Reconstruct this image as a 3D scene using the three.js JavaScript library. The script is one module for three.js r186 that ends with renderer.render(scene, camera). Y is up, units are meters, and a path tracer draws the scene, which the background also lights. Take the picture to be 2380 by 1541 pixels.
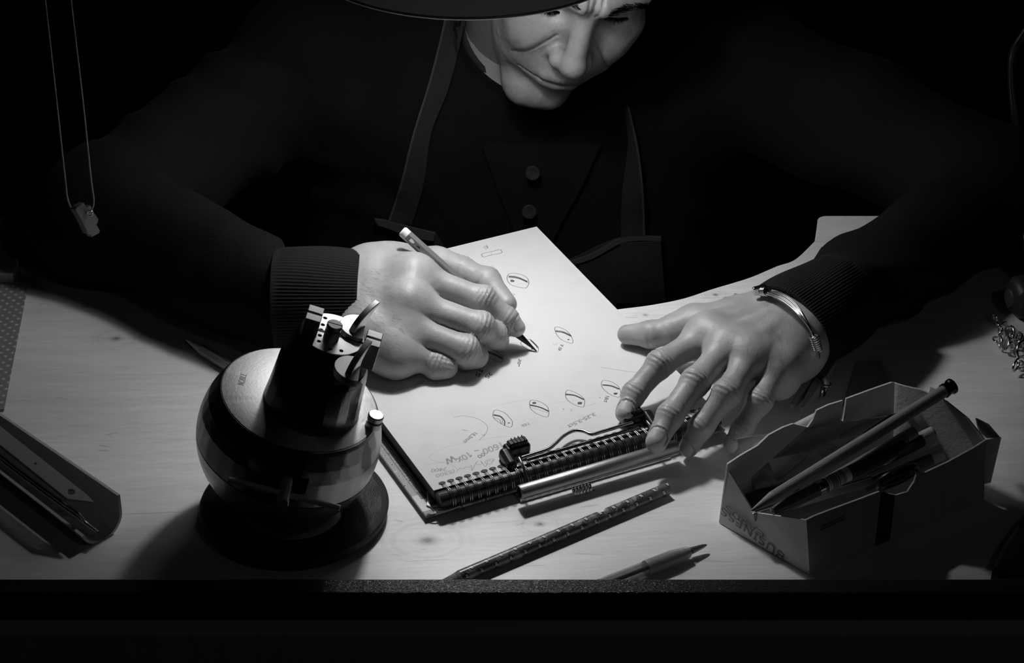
import * as THREE from 'three';
import { mergeGeometries, mergeVertices, toCreasedNormals } from 'three/addons/utils/BufferGeometryUtils.js';
import { RoundedBoxGeometry } from 'three/addons/geometries/RoundedBoxGeometry.js';
import { FontLoader } from 'three/addons/loaders/FontLoader.js';
import { TextGeometry } from 'three/addons/geometries/TextGeometry.js';
import { Brush, Evaluator, SUBTRACTION } from 'three-bvh-csg';

// ---------- camera, lamp light, exposure ----------
// y = 0 is the bench top; the camera stands in front of the bench and looks down 33 degrees
const V = (x, y, z) => new THREE.Vector3(x, y, z);
const scene = new THREE.Scene();
const PITCH = 33 * Math.PI / 180, DIST = 1.5, FOCAL = 5150;
const camera = new THREE.PerspectiveCamera(2 * Math.atan(770.5 / FOCAL) * 180 / Math.PI, 2380 / 1541, 0.05, 20);
const EYE = V(0, DIST * Math.sin(PITCH), DIST * Math.cos(PITCH));
camera.position.copy(EYE); camera.lookAt(0, 0, 0);
const renderer = new THREE.WebGLRenderer({ antialias: true });
renderer.toneMapping = THREE.LinearToneMapping;
renderer.toneMappingExposure = 1.0;
renderer.shadowMap.enabled = true;
scene.background = new THREE.Color(0x000000);
const LAMP = V(-0.034, 0.328, -0.022);           // the bulb inside the bench lamp's shade
const lampLight = new THREE.PointLight(0xffffff, 0.088, 0, 2), beam = new THREE.SpotLight(0xffffff, 0.17, 0, 0.84, 1, 2);   // the bare bulb, and the beam its reflector throws
lampLight.position.copy(LAMP); beam.position.copy(LAMP); beam.target.position.set(0.03, 0, 0.12);
for (const l of [lampLight, beam]) { l.castShadow = true; l.shadow.radius = 0.9; l.shadow.mapSize.set(2048, 2048); }
scene.add(lampLight, beam, beam.target);

// ---------- measuring helpers: photo pixel -> world point at a known height / depth ----------
const FW = V(0, -Math.sin(PITCH), -Math.cos(PITCH)), UPV = V(0, Math.cos(PITCH), -Math.sin(PITCH));
const ray = (x, y) => FW.clone().multiplyScalar(FOCAL).add(V(x - 1190, 0, 0)).addScaledVector(UPV, 770.5 - y);
function at(x, y, h = 0) { const d = ray(x, y); return EYE.clone().addScaledVector(d, (h - EYE.y) / d.y); }
function atZ(x, y, z) { const d = ray(x, y); return EYE.clone().addScaledVector(d, (z - EYE.z) / d.z); }

// ---------- helpers ----------
function rng(seed) { let s = seed >>> 0; return () => { s = (s + 0x6D2B79F5) >>> 0; let t = s; t = Math.imul(t ^ (t >>> 15), t | 1); t ^= t + Math.imul(t ^ (t >>> 7), t | 61); return ((t ^ (t >>> 14)) >>> 0) / 4294967296; }; }
const clamp = (x, a = 0, b = 1) => x < a ? a : x > b ? b : x;
const lerp = (a, b, t) => a + (b - a) * t;
const sstep = (a, b, x) => { const t = clamp((x - a) / (b - a)); return t * t * (3 - 2 * t); };
const gauss = (x, s) => Math.exp(-(x * x) / (s * s));
function h3(x, y, z) { let n = Math.imul(x, 374761393) + Math.imul(y, 668265263) + Math.imul(z, 2147483647 ^ 961748927); n = Math.imul(n ^ (n >>> 13), 1274126177); return ((n ^ (n >>> 16)) >>> 0) / 4294967296; }
function vnoise(x, y, z = 0) {
  const X = Math.floor(x), Y = Math.floor(y), Z = Math.floor(z); let u = x - X, v = y - Y, w = z - Z;
  u = u * u * (3 - 2 * u); v = v * v * (3 - 2 * v); w = w * w * (3 - 2 * w);
  const l = (a, b, t) => a + (b - a) * t;
  return l(l(l(h3(X, Y, Z), h3(X + 1, Y, Z), u), l(h3(X, Y + 1, Z), h3(X + 1, Y + 1, Z), u), v), l(l(h3(X, Y, Z + 1), h3(X + 1, Y, Z + 1), u), l(h3(X, Y + 1, Z + 1), h3(X + 1, Y + 1, Z + 1), u), v), w);
}
function fbm(x, y, z = 0, o = 4) { let s = 0, a = 0.5, n = 0; for (let i = 0; i < o; i++) { s += a * vnoise(x, y, z); n += a; a *= 0.5; x = x * 2.03 + 7.1; y = y * 2.03 + 3.3; z = z * 2.03 + 1.7; } return s / n; }
const names = {};
function numbered(n) { const k = names[n] = (names[n] ?? -1) + 1; return k ? n + '_' + String(k).padStart(3, '0') : n; }
function tag(o, label, category, group) { o.userData.label = label; o.userData.category = category; if (group) o.userData.group = group; return o; }
function shade(o) { o.castShadow = o.receiveShadow = true; return o; }
function mesh(name, geo, mat, parent = scene) {
  const m = new THREE.Mesh(geo, mat); m.name = parent === scene ? numbered(name) : name; shade(m); parent.add(m); return m;
}
function thing(name, label, category, pos = V(0, 0, 0), group) {
  const o = new THREE.Group(); o.name = numbered(name); o.position.copy(pos); tag(o, label, category, group); scene.add(o); return o;
}
function struct(name, geo, mat, parent = scene) { const m = new THREE.Mesh(geo, mat); m.name = name; shade(m); m.userData.kind = 'structure'; parent.add(m); return m; }
const grey = (g) => new THREE.Color().setRGB(g, g, g);
function M(g, rough = 0.6, metal = 0, extra = {}) { return new THREE.MeshPhysicalMaterial({ color: grey(g), roughness: rough, metalness: metal, ...extra }); }
function dataTex(w, h, fn, { srgb = false, repeat = true } = {}) {
  const d = new Uint8Array(w * h * 4);
  for (let y = 0; y < h; y++) for (let x = 0; x < w; x++) { const v = clamp(fn(x, y)) * 255, i = (y * w + x) * 4; d[i] = d[i + 1] = d[i + 2] = v; d[i + 3] = 255; }
  const t = new THREE.DataTexture(d, w, h); t.magFilter = THREE.LinearFilter; t.minFilter = THREE.LinearMipmapLinearFilter; t.generateMipmaps = true;
  t.wrapS = t.wrapT = repeat ? THREE.RepeatWrapping : THREE.ClampToEdgeWrapping; if (srgb) t.colorSpace = THREE.SRGBColorSpace; t.needsUpdate = true; return t;
}
function canvasTex(w, h, draw, repeat = false) {
  const c = document.createElement('canvas'); c.width = w; c.height = h; draw(c.getContext('2d'), w, h);
  const t = new THREE.CanvasTexture(c); t.colorSpace = THREE.SRGBColorSpace; t.magFilter = THREE.LinearFilter; if (repeat) t.wrapS = t.wrapT = THREE.RepeatWrapping; return t;
}
const rep = (t, a, b) => { const c = t.clone(); c.repeat.set(a, b); c.needsUpdate = true; return c; };
// tiling noise for bumps (uv in metres * repeat)
function tileNoise(n, freqs, seed = 0) {
  return dataTex(n, n, (x, y) => {
    let s = 0, w = 0; for (const [f, a] of freqs) {
      const u = x / n * f, v = y / n * f, X = Math.floor(u), Y = Math.floor(v), m = (k) => ((k % f) + f) % f; let p = u - X, q = v - Y; p = p * p * (3 - 2 * p); q = q * q * (3 - 2 * q);
      s += a * lerp(lerp(h3(m(X), m(Y), f + seed), h3(m(X + 1), m(Y), f + seed), p), lerp(h3(m(X), m(Y + 1), f + seed), h3(m(X + 1), m(Y + 1), f + seed), p), q); w += a;
    } return s / w;
  });
}
const clothBump = tileNoise(256, [[96, 1], [48, 0.7], [16, 0.5]], 3), skinBump = tileNoise(512, [[190, 0.8], [110, 1], [40, 0.6]], 9), scuffTex = tileNoise(256, [[8, 1], [24, 0.8], [80, 0.7]], 5);
// geometry shorthands
const T = (g, m) => { g.applyMatrix4(m); return g; };
const merge = (list) => mergeGeometries(list.map((g) => { const q = g.index ? g.toNonIndexed() : g; for (const k of Object.keys(q.attributes)) if (!['position', 'normal', 'uv'].includes(k)) q.deleteAttribute(k); return q; }));
function lathe(pts, seg = 64) { return new THREE.LatheGeometry(pts.map(([r, y]) => new THREE.Vector2(r, y)), seg); }
function creased(g, a = 0.6) { return toCreasedNormals(g, a); }
function turned(pts, seg = 64, a = 0.5) { return creased(lathe(pts, seg), a); }   // lathe with crisp edges
function cyl(a, b, r0, r1 = r0, seg = 24) {                                         // capped cylinder from a to b
  const L = a.distanceTo(b), g = turned([[0, 0], [r0 * 0.93, 0], [r0, Math.min(r0 * 0.07, L / 4)], [r1, L - Math.min(r1 * 0.07, L / 4)], [r1 * 0.93, L], [0, L]], seg);
  g.applyQuaternion(new THREE.Quaternion().setFromUnitVectors(V(0, 1, 0), b.clone().sub(a).normalize())); g.translate(a.x, a.y, a.z); return g;
}
function tube(pts, r, seg = 60, rad = 8, closed = false) { return new THREE.TubeGeometry(new THREE.CatmullRomCurve3(pts, closed), seg, r, rad, closed); }
function rbox(w, h, d, r = 0.001, s = 2) { return new RoundedBoxGeometry(w, h, d, s, r); }
function extr(shape, depth, bevel = 0.0005, seg = 12) { return new THREE.ExtrudeGeometry(shape, { depth: Math.max(depth - 2 * bevel, 1e-5), bevelEnabled: bevel > 0, bevelSize: bevel, bevelThickness: bevel, bevelSegments: 2, curveSegments: seg }).translate(0, 0, bevel); }
function poly(pts) { const s = new THREE.Shape(); pts.forEach(([x, y], i) => i ? s.lineTo(x, y) : s.moveTo(x, y)); s.closePath(); return s; }
function frame(o, x, y, z) { const m = new THREE.Matrix4().makeBasis(x, y, z); m.setPosition(o); return m; }
// place geometry modelled along +y so that it runs from a to b, its local x near `side`
function along(a, b, side) { const y = b.clone().sub(a).normalize(), z = side.clone().cross(y).normalize(), x = y.clone().cross(z); return frame(a, x, y, z); }
// a slab through 3D polygon points with thickness t
function slab(pts, t) {
  const n = V(0, 0, 0); for (let i = 1; i < pts.length - 1; i++) n.add(pts[i].clone().sub(pts[0]).cross(pts[i + 1].clone().sub(pts[0]))); n.normalize();
  const x = pts[1].clone().sub(pts[0]).normalize(), y = n.clone().cross(x);
  const s = poly(pts.map((p) => { const d = p.clone().sub(pts[0]); return [d.dot(x), d.dot(y)]; }));
  return T(new THREE.ExtrudeGeometry(s, { depth: t, bevelEnabled: false }), frame(pts[0].clone().addScaledVector(n, -t / 2), x, y, n));
}
// metre uv from two world axes
function planarUV(g, ax = 'x', ay = 'z', s = 1) {
  const p = g.attributes.position, uv = new Float32Array(p.count * 2), gx = { x: (i) => p.getX(i), y: (i) => p.getY(i), z: (i) => p.getZ(i) };
  for (let i = 0; i < p.count; i++) { uv[2 * i] = gx[ax](i) * s; uv[2 * i + 1] = gx[ay](i) * s; }
  g.setAttribute('uv', new THREE.BufferAttribute(uv, 2)); return g;
}
// ---------- implicit surfaces: smooth-joined tapered capsules, meshed with surface nets ----------
const smin = (a, b, k) => { const h = Math.max(k - Math.abs(a - b), 0) / k; return Math.min(a, b) - h * h * k * 0.25; };
const smax = (a, b, k) => -smin(-a, -b, k);
function capD(x, y, z, c) {   // c = [ax,ay,az,bx,by,bz,r0,r1]
  const dx = c[3] - c[0], dy = c[4] - c[1], dz = c[5] - c[2], px = x - c[0], py = y - c[1], pz = z - c[2];
  let t = (px * dx + py * dy + pz * dz) / (dx * dx + dy * dy + dz * dz + 1e-12); t = t < 0 ? 0 : t > 1 ? 1 : t;
  const qx = px - dx * t, qy = py - dy * t, qz = pz - dz * t; return Math.sqrt(qx * qx + qy * qy + qz * qz) - (c[6] + (c[7] - c[6]) * t);
}
const cap = (a, b, r0, r1 = r0) => [a.x, a.y, a.z, b.x, b.y, b.z, r0, r1];
function ellD(x, y, z, e) {   // e = [cx,cy,cz,rx,ry,rz]
  const px = (x - e[0]) / e[3], py = (y - e[1]) / e[4], pz = (z - e[2]) / e[5], k0 = Math.sqrt(px * px + py * py + pz * pz), k1 = Math.hypot(px / e[3], py / e[4], pz / e[5]);
  return k1 > 1e-9 ? k0 * (k0 - 1) / k1 : -Math.min(e[3], e[4], e[5]);
}
function meshSDF(f, lo, hi, c, color) {
  const B = 8, nb = [0, 1, 2].map((i) => Math.ceil((hi[i] - lo[i]) / c / B)), n = nb.map((v) => v * B + 1), nx = n[0], ny = n[1], nz = n[2], sxy = nx * ny;
  const F = new Float32Array(nx * ny * nz).fill(1), half = c * B / 2, reach = half * 1.9 + c * 2;
  const done = new Uint8Array(nx * ny * nz), live = [];
  for (let k = 0; k < nb[2]; k++) for (let j = 0; j < nb[1]; j++) for (let i = 0; i < nb[0]; i++) {
    const d = f(lo[0] + (i * B) * c + half, lo[1] + (j * B) * c + half, lo[2] + (k * B) * c + half), on = Math.abs(d) < reach;
    if (on) live.push([i, j, k]);
    for (let z = 0; z <= B; z++) for (let y = 0; y <= B; y++) for (let x = 0; x <= B; x++) {
      const id = (k * B + z) * sxy + (j * B + y) * nx + i * B + x; if (done[id]) continue;
      if (on) { F[id] = f(lo[0] + (i * B + x) * c, lo[1] + (j * B + y) * c, lo[2] + (k * B + z) * c); done[id] = 1; } else F[id] = d;
    }
  }
  const idx = new Int32Array(nx * ny * nz).fill(-1), pos = [], tri = [];
  const E = [[0, 1], [2, 3], [4, 5], [6, 7], [0, 2], [1, 3], [4, 6], [5, 7], [0, 4], [1, 5], [2, 6], [3, 7]], off = [0, 1, nx, nx + 1, sxy, sxy + 1, sxy + nx, sxy + nx + 1];
  for (const [bi, bj, bk] of live) for (let z = bk * B; z < bk * B + B; z++) for (let y = bj * B; y < bj * B + B; y++) for (let x = bi * B; x < bi * B + B; x++) {
    const id = z * sxy + y * nx + x; let m = 0; for (let q = 0; q < 8; q++) if (F[id + off[q]] < 0) m |= 1 << q;
    if (m === 0 || m === 255) continue;
    let px = 0, py = 0, pz = 0, cnt = 0;
    for (const [a, b] of E) { if (((m >> a) & 1) === ((m >> b) & 1)) continue; const fa = F[id + off[a]], fb = F[id + off[b]], t = fa / (fa - fb);
      px += lerp(a & 1, b & 1, t); py += lerp((a >> 1) & 1, (b >> 1) & 1, t); pz += lerp((a >> 2) & 1, (b >> 2) & 1, t); cnt++; }
    idx[id] = pos.length / 3; pos.push(lo[0] + (x + px / cnt) * c, lo[1] + (y + py / cnt) * c, lo[2] + (z + pz / cnt) * c);
  }
  for (const [bi, bj, bk] of live) for (let z = bk * B; z < bk * B + B; z++) for (let y = bj * B; y < bj * B + B; y++) for (let x = bi * B; x < bi * B + B; x++) {
    const id = z * sxy + y * nx + x, s0 = F[id] < 0;
    const quad = (a, b, cc, d, flip) => { if (a < 0 || b < 0 || cc < 0 || d < 0) return; flip ? tri.push(a, b, cc, a, cc, d) : tri.push(a, cc, b, a, d, cc); };
    if (y > 0 && z > 0 && s0 !== F[id + 1] < 0) quad(idx[id], idx[id - nx], idx[id - nx - sxy], idx[id - sxy], s0);
    if (x > 0 && z > 0 && s0 !== F[id + nx] < 0) quad(idx[id], idx[id - sxy], idx[id - 1 - sxy], idx[id - 1], s0);
    if (x > 0 && y > 0 && s0 !== F[id + sxy] < 0) quad(idx[id], idx[id - 1], idx[id - 1 - nx], idx[id - nx], s0);
  }
  const N = pos.length / 3, P = new Float32Array(pos), nor = new Float32Array(N * 3), uv = new Float32Array(N * 2), col = color && new Float32Array(N * 3), e = c * 0.35;
  for (let i = 0; i < N; i++) {
    let x = P[3 * i], y = P[3 * i + 1], z = P[3 * i + 2], gx, gy, gz;
    for (let it = 0; it < 2; it++) {
      const a = f(x + e, y - e, z - e), b = f(x - e, y - e, z + e), d = f(x - e, y + e, z - e), g = f(x + e, y + e, z + e);
      gx = a - b - d + g; gy = -a - b + d + g; gz = -a + b - d + g; const l = Math.hypot(gx, gy, gz) || 1, v = (a + b + d + g) / 4; gx /= l; gy /= l; gz /= l;
      if (it === 0) { const s = clamp(v, -c, c) * 0.9; x -= gx * s; y -= gy * s; z -= gz * s; }
    }
    P[3 * i] = x; P[3 * i + 1] = y; P[3 * i + 2] = z; nor[3 * i] = gx; nor[3 * i + 1] = gy; nor[3 * i + 2] = gz;
    uv[2 * i] = x + y * 0.2; uv[2 * i + 1] = z - y * 0.8;
    if (col) { const g = color(x, y, z, gx, gy, gz); col[3 * i] = col[3 * i + 1] = col[3 * i + 2] = g; }
  }
  const geo = new THREE.BufferGeometry(); geo.setAttribute('position', new THREE.BufferAttribute(P, 3)); geo.setAttribute('normal', new THREE.BufferAttribute(nor, 3)); geo.setAttribute('uv', new THREE.BufferAttribute(uv, 2));
  if (col) geo.setAttribute('color', new THREE.BufferAttribute(col, 3)); geo.setIndex(tri); return geo;
}

// ---------- the room ----------
const darkPaint = M(0.02, 0.95);
function slabBox(name, w, h, d, x, y, z, mat) { return struct(name, new THREE.BoxGeometry(w, h, d).translate(x, y, z), mat); }
slabBox('floor', 5, 0.1, 5, 0, -1.0, 0, darkPaint);
slabBox('ceiling', 5, 0.1, 5, 0, 1.85, 0, darkPaint);
slabBox('wall_back', 5, 2.9, 0.1, 0, 0.4, -2.05, darkPaint);
slabBox('wall_front', 5, 2.9, 0.1, 0, 0.4, 2.45, darkPaint);
slabBox('wall_left', 0.1, 2.9, 4.6, -2.05, 0.4, 0.2, darkPaint);
slabBox('wall_right', 0.1, 2.9, 4.6, 2.05, 0.4, 0.2, darkPaint);

// ---------- the jeweller's bench: birch top with a curved cut-out, legs, dark raised rail along the near edge ----------
const bench = thing('jewelers_bench', 'pale birch jeweller\'s bench top with knots and a curved cut-out where the man sits', 'workbench', V(0, 0, 0));
const TX0 = -0.56, TX1 = 0.56, TZ0 = -0.156, TZ1 = 0.31;
function woodTexture() {
  const W = 2048, H = 880, ww = TX1 - TX0, hh = TZ1 - TZ0, R = rng(4);
  const knots = [[993, 1255, 4.2, 1], [1255, 1218, 2.2, 0.85], [270, 787, 2.6, 0.7], [200, 712, 1.6, 0.6], [1663, 685, 1.5, 0.8], [1608, 708, 1.4, 0.6], [1500, 732, 1.4, 0.6]].map(([x, y, r, s]) => { const p = at(x, y, 0); return [p.x, p.z, r * 0.001, s]; });
  const dash = []; for (let i = 0; i < 150; i++) dash.push([lerp(TX0, TX1, R()), lerp(TZ0, TZ1, R()), 0.002 + 0.012 * R() * R(), 0.00018 + 0.0003 * R(), 0.25 + 0.5 * R()]);
  for (const [x0, y0, x1] of [[1395, 1121, 1450], [1473, 1121, 1492], [1350, 1176, 1390], [1335, 1288, 1400], [275, 1193, 420], [245, 1008, 275], [230, 1037, 255], [1700, 742, 1715], [2100, 818, 2130], [1625, 692, 1685], [1570, 738, 1640], [1445, 738, 1480], [2060, 905, 2095]]) { const a = at(x0, y0), b = at(x1, y0); dash.push([(a.x + b.x) / 2, a.z, (b.x - a.x) / 2, 0.00028, 0.75]); }
  const cells = Array.from({ length: 64 }, () => []);
  for (const d of dash) { const k = Math.floor(clamp((d[1] - TZ0) / hh, 0, 0.999) * 64); for (let j = -1; j <= 1; j++) cells[clamp(k + j, 0, 63)].push(d); }
  return dataTex(W, H, (i, j) => {
    const x = TX0 + (i + 0.5) / W * ww, z = TZ0 + (j + 0.5) / H * hh;
    let wz = z + 0.035 * x + 0.02 * (fbm(x * 4, z * 9, 2, 3) - 0.5), kn = 0, ring = 0;
    for (const [kx, kz, r, s] of knots) {
      const dx = (x - kx), dz = (z - kz), q = Math.hypot(dx * 0.55, dz), a = Math.hypot(dx * 0.8, dz) / r;
      wz += Math.sign(dz) * 0.0045 * s * Math.exp(-Math.abs(dz) / 0.008) * gauss(dx, 0.03);
      kn += s * Math.exp(-Math.pow(a * 1.1, 1.5)) * (0.75 + 0.5 * vnoise(x * 2500, z * 2500)); ring += 0.12 * s * gauss(a - 4, 1.4) * (0.6 + 0.4 * Math.sin(a * 5 + 2 * vnoise(x * 300, z * 300)));
      ring += 0.10 * s * gauss(dz, 0.0022) * Math.exp(-Math.abs(dx) / (r * 9));
    }
    const band = fbm(x * 5, wz * 60, 1, 4), fine = fbm(x * 70, wz * 1000, 5, 3), cath = Math.sin(wz * 420 + 9 * fbm(x * 3.2, wz * 16, 8, 3)), speck = vnoise(x * 1400, z * 1400, 3);
    let v = 0.8 + 0.22 * (band - 0.5) + 0.14 * (fine - 0.5) + 0.008 * cath + 0.03 * (speck - 0.5) - ring * 0.9;
    for (const [dx, dz, l, t, s] of cells[Math.floor(clamp((z - TZ0) / hh, 0, 0.999) * 64)]) { const e = Math.abs(x - dx) / l; if (e < 1) { const w = t * (1 - e * e); v -= 0.34 * s * gauss(z - dz - 0.0012 * (x - dx) / l * Math.sin(dx * 900), w + 0.0002); } }
    return Math.pow(Math.max(v * (1 - 0.9 * clamp(kn * 1.15)), 0.02), 1 / 2.2);
  }, { srgb: true, repeat: false });
}
const woodMap = woodTexture();
const birch = new THREE.MeshPhysicalMaterial({ map: woodMap, roughness: 0.33, bumpMap: woodMap, bumpScale: 0.00012 });
{
  const s = new THREE.Shape(), z = (v) => -v;      // shape y = -z
  const rightCut = [[1850, 603], [1805, 620], [1743, 646], [1658, 672], [1587, 695], [1510, 710], [1433, 720], [1330, 736], [1200, 750], [1010, 757]].map(([x, y]) => at(x, y));
  const cx = at(1010, 757).x;
  s.moveTo(TX0, z(TZ1)); s.lineTo(TX1, z(TZ1)); s.lineTo(TX1, z(TZ0));
  const cr = at(1900, 503); s.lineTo(cr.x + 0.008, z(TZ0)); s.quadraticCurveTo(cr.x, z(TZ0), cr.x, z(TZ0 + 0.008));
  const e0 = at(1896, 560); s.lineTo(e0.x, z(e0.z));
  const pts = [...rightCut, ...rightCut.slice(0, -1).reverse().map((p) => V(2 * cx - p.x, 0, p.z))];
  s.splineThru(pts.map((p) => new THREE.Vector2(p.x, z(p.z))));
  s.lineTo(2 * cx - e0.x, z(e0.z)); s.lineTo(2 * cx - cr.x, z(TZ0 + 0.008)); s.quadraticCurveTo(2 * cx - cr.x, z(TZ0), 2 * cx - cr.x - 0.008, z(TZ0));
  s.lineTo(TX0, z(TZ0)); s.closePath();
  const g = extr(s, 0.032, 0.0008, 40); g.rotateX(-Math.PI / 2); g.translate(0, -0.032, 0);
  const p = g.attributes.position, uv = g.attributes.uv; for (let i = 0; i < p.count; i++) uv.setXY(i, (p.getX(i) - TX0) / (TX1 - TX0), (p.getZ(i) - TZ0) / (TZ1 - TZ0));
  mesh('bench_top', g, birch, bench);
  const railTex = tileNoise(256, [[60, 1], [120, 1], [20, 0.5]], 11);
  const rail = mesh('edge_rail', planarUV(rbox(TX1 - TX0, 0.6, 0.0125, 0.0012, 3).translate(0, 0.02 - 0.3, at(1190, 1345, 0.02).z + 0.00625), 'x', 'z', 1), M(0.035, 0.28, 0, { bumpMap: rep(railTex, 12, 60), bumpScale: 0.0005 }), bench);
  rail.userData.label = 'dark raised rail along the near edge of the bench';
  for (const [x, zz] of [[-0.52, -0.12], [0.52, -0.12], [-0.52, 0.25], [0.52, 0.25]]) mesh('leg', rbox(0.05, 0.92, 0.05, 0.003).translate(x, -0.032 - 0.459, zz), birch, bench);
}

// ---------- the bench lamp ----------
{
  const lamp = thing('bench_lamp', 'dark dome-shaped bench lamp hanging over the notebook in front of the man\'s face', 'lamp', V(-0.027, 0.2562, -0.055));
  const R0 = 0.109, prof = [[R0, 0], [R0 - 0.002, 0.02], [0.102, 0.045], [0.087, 0.075], [0.062, 0.1], [0.036, 0.115], [0.028, 0.13], [0.026, 0.16], [0, 0.162]];
  const curve = (pts) => new THREE.SplineCurve(pts.map(([r, y]) => new THREE.Vector2(r, y))).getPoints(40).map((p) => [Math.max(p.x, 0), p.y]);
  const outer = curve(prof), inner = curve(prof.slice(0, 6).map(([r, y]) => [r - 0.0016, y])).reverse();
  mesh('lamp_shade', lathe([...inner, ...outer], 96), M(0.5, 0.5), lamp);
  mesh('reflector', lathe([...curve(prof.slice(0, 6).map(([r, y]) => [r - 0.0019, y + 0.0005])), [0, 0.1155]], 96), M(0.7, 0.5, 0, { side: THREE.DoubleSide }), lamp);
  mesh('rim', new THREE.TorusGeometry(R0 - 0.0006, 0.0011, 10, 120).rotateX(Math.PI / 2), M(0.5, 0.35, 0.4), lamp).userData.label = 'pale rolled rim of the shade';
  mesh('bulb', new THREE.SphereGeometry(0.017, 32, 20).translate(LAMP.x + 0.027, LAMP.y - 0.2562, LAMP.z + 0.055), new THREE.MeshStandardMaterial({ color: 0xffffff, emissive: 0xffffff, emissiveIntensity: 2.0 }), lamp);
  mesh('socket', turned([[0, 0.115], [0.014, 0.115], [0.014, 0.086], [0, 0.086]], 32).translate(-0.007, 0.0, 0.026), M(0.5, 0.5), lamp);
  mesh('lamp_arm', tube([V(0, 0.16, 0), V(0, 0.22, -0.02), V(-0.05, 0.5, -0.12), V(-0.3, 0.75, -0.5), V(-0.4, 0.8, -1.98)], 0.008, 80, 12), M(0.05, 0.4), lamp);
}

{   // the dim ceiling globe behind the viewer
  const P = V(0.75, 1.62, 1.35), o = thing('ceiling_lamp', 'dim round globe lamp under the dark ceiling behind the viewer', 'lamp', P), l = new THREE.PointLight(0xffffff, 0.045, 0, 2);
  mesh('globe', new THREE.SphereGeometry(0.09, 32, 24), new THREE.MeshStandardMaterial({ color: 0xffffff, emissive: 0xffffff, emissiveIntensity: 0.5 }), o);
  mesh('ceiling_mount', turned([[0, 0.085], [0.025, 0.085], [0.025, 0.11], [0.06, 0.17], [0.06, 0.18], [0, 0.18]], 32), M(0.1, 0.5), o);
  l.position.copy(P); l.castShadow = true; l.shadow.radius = 4; scene.add(l);
}

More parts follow.
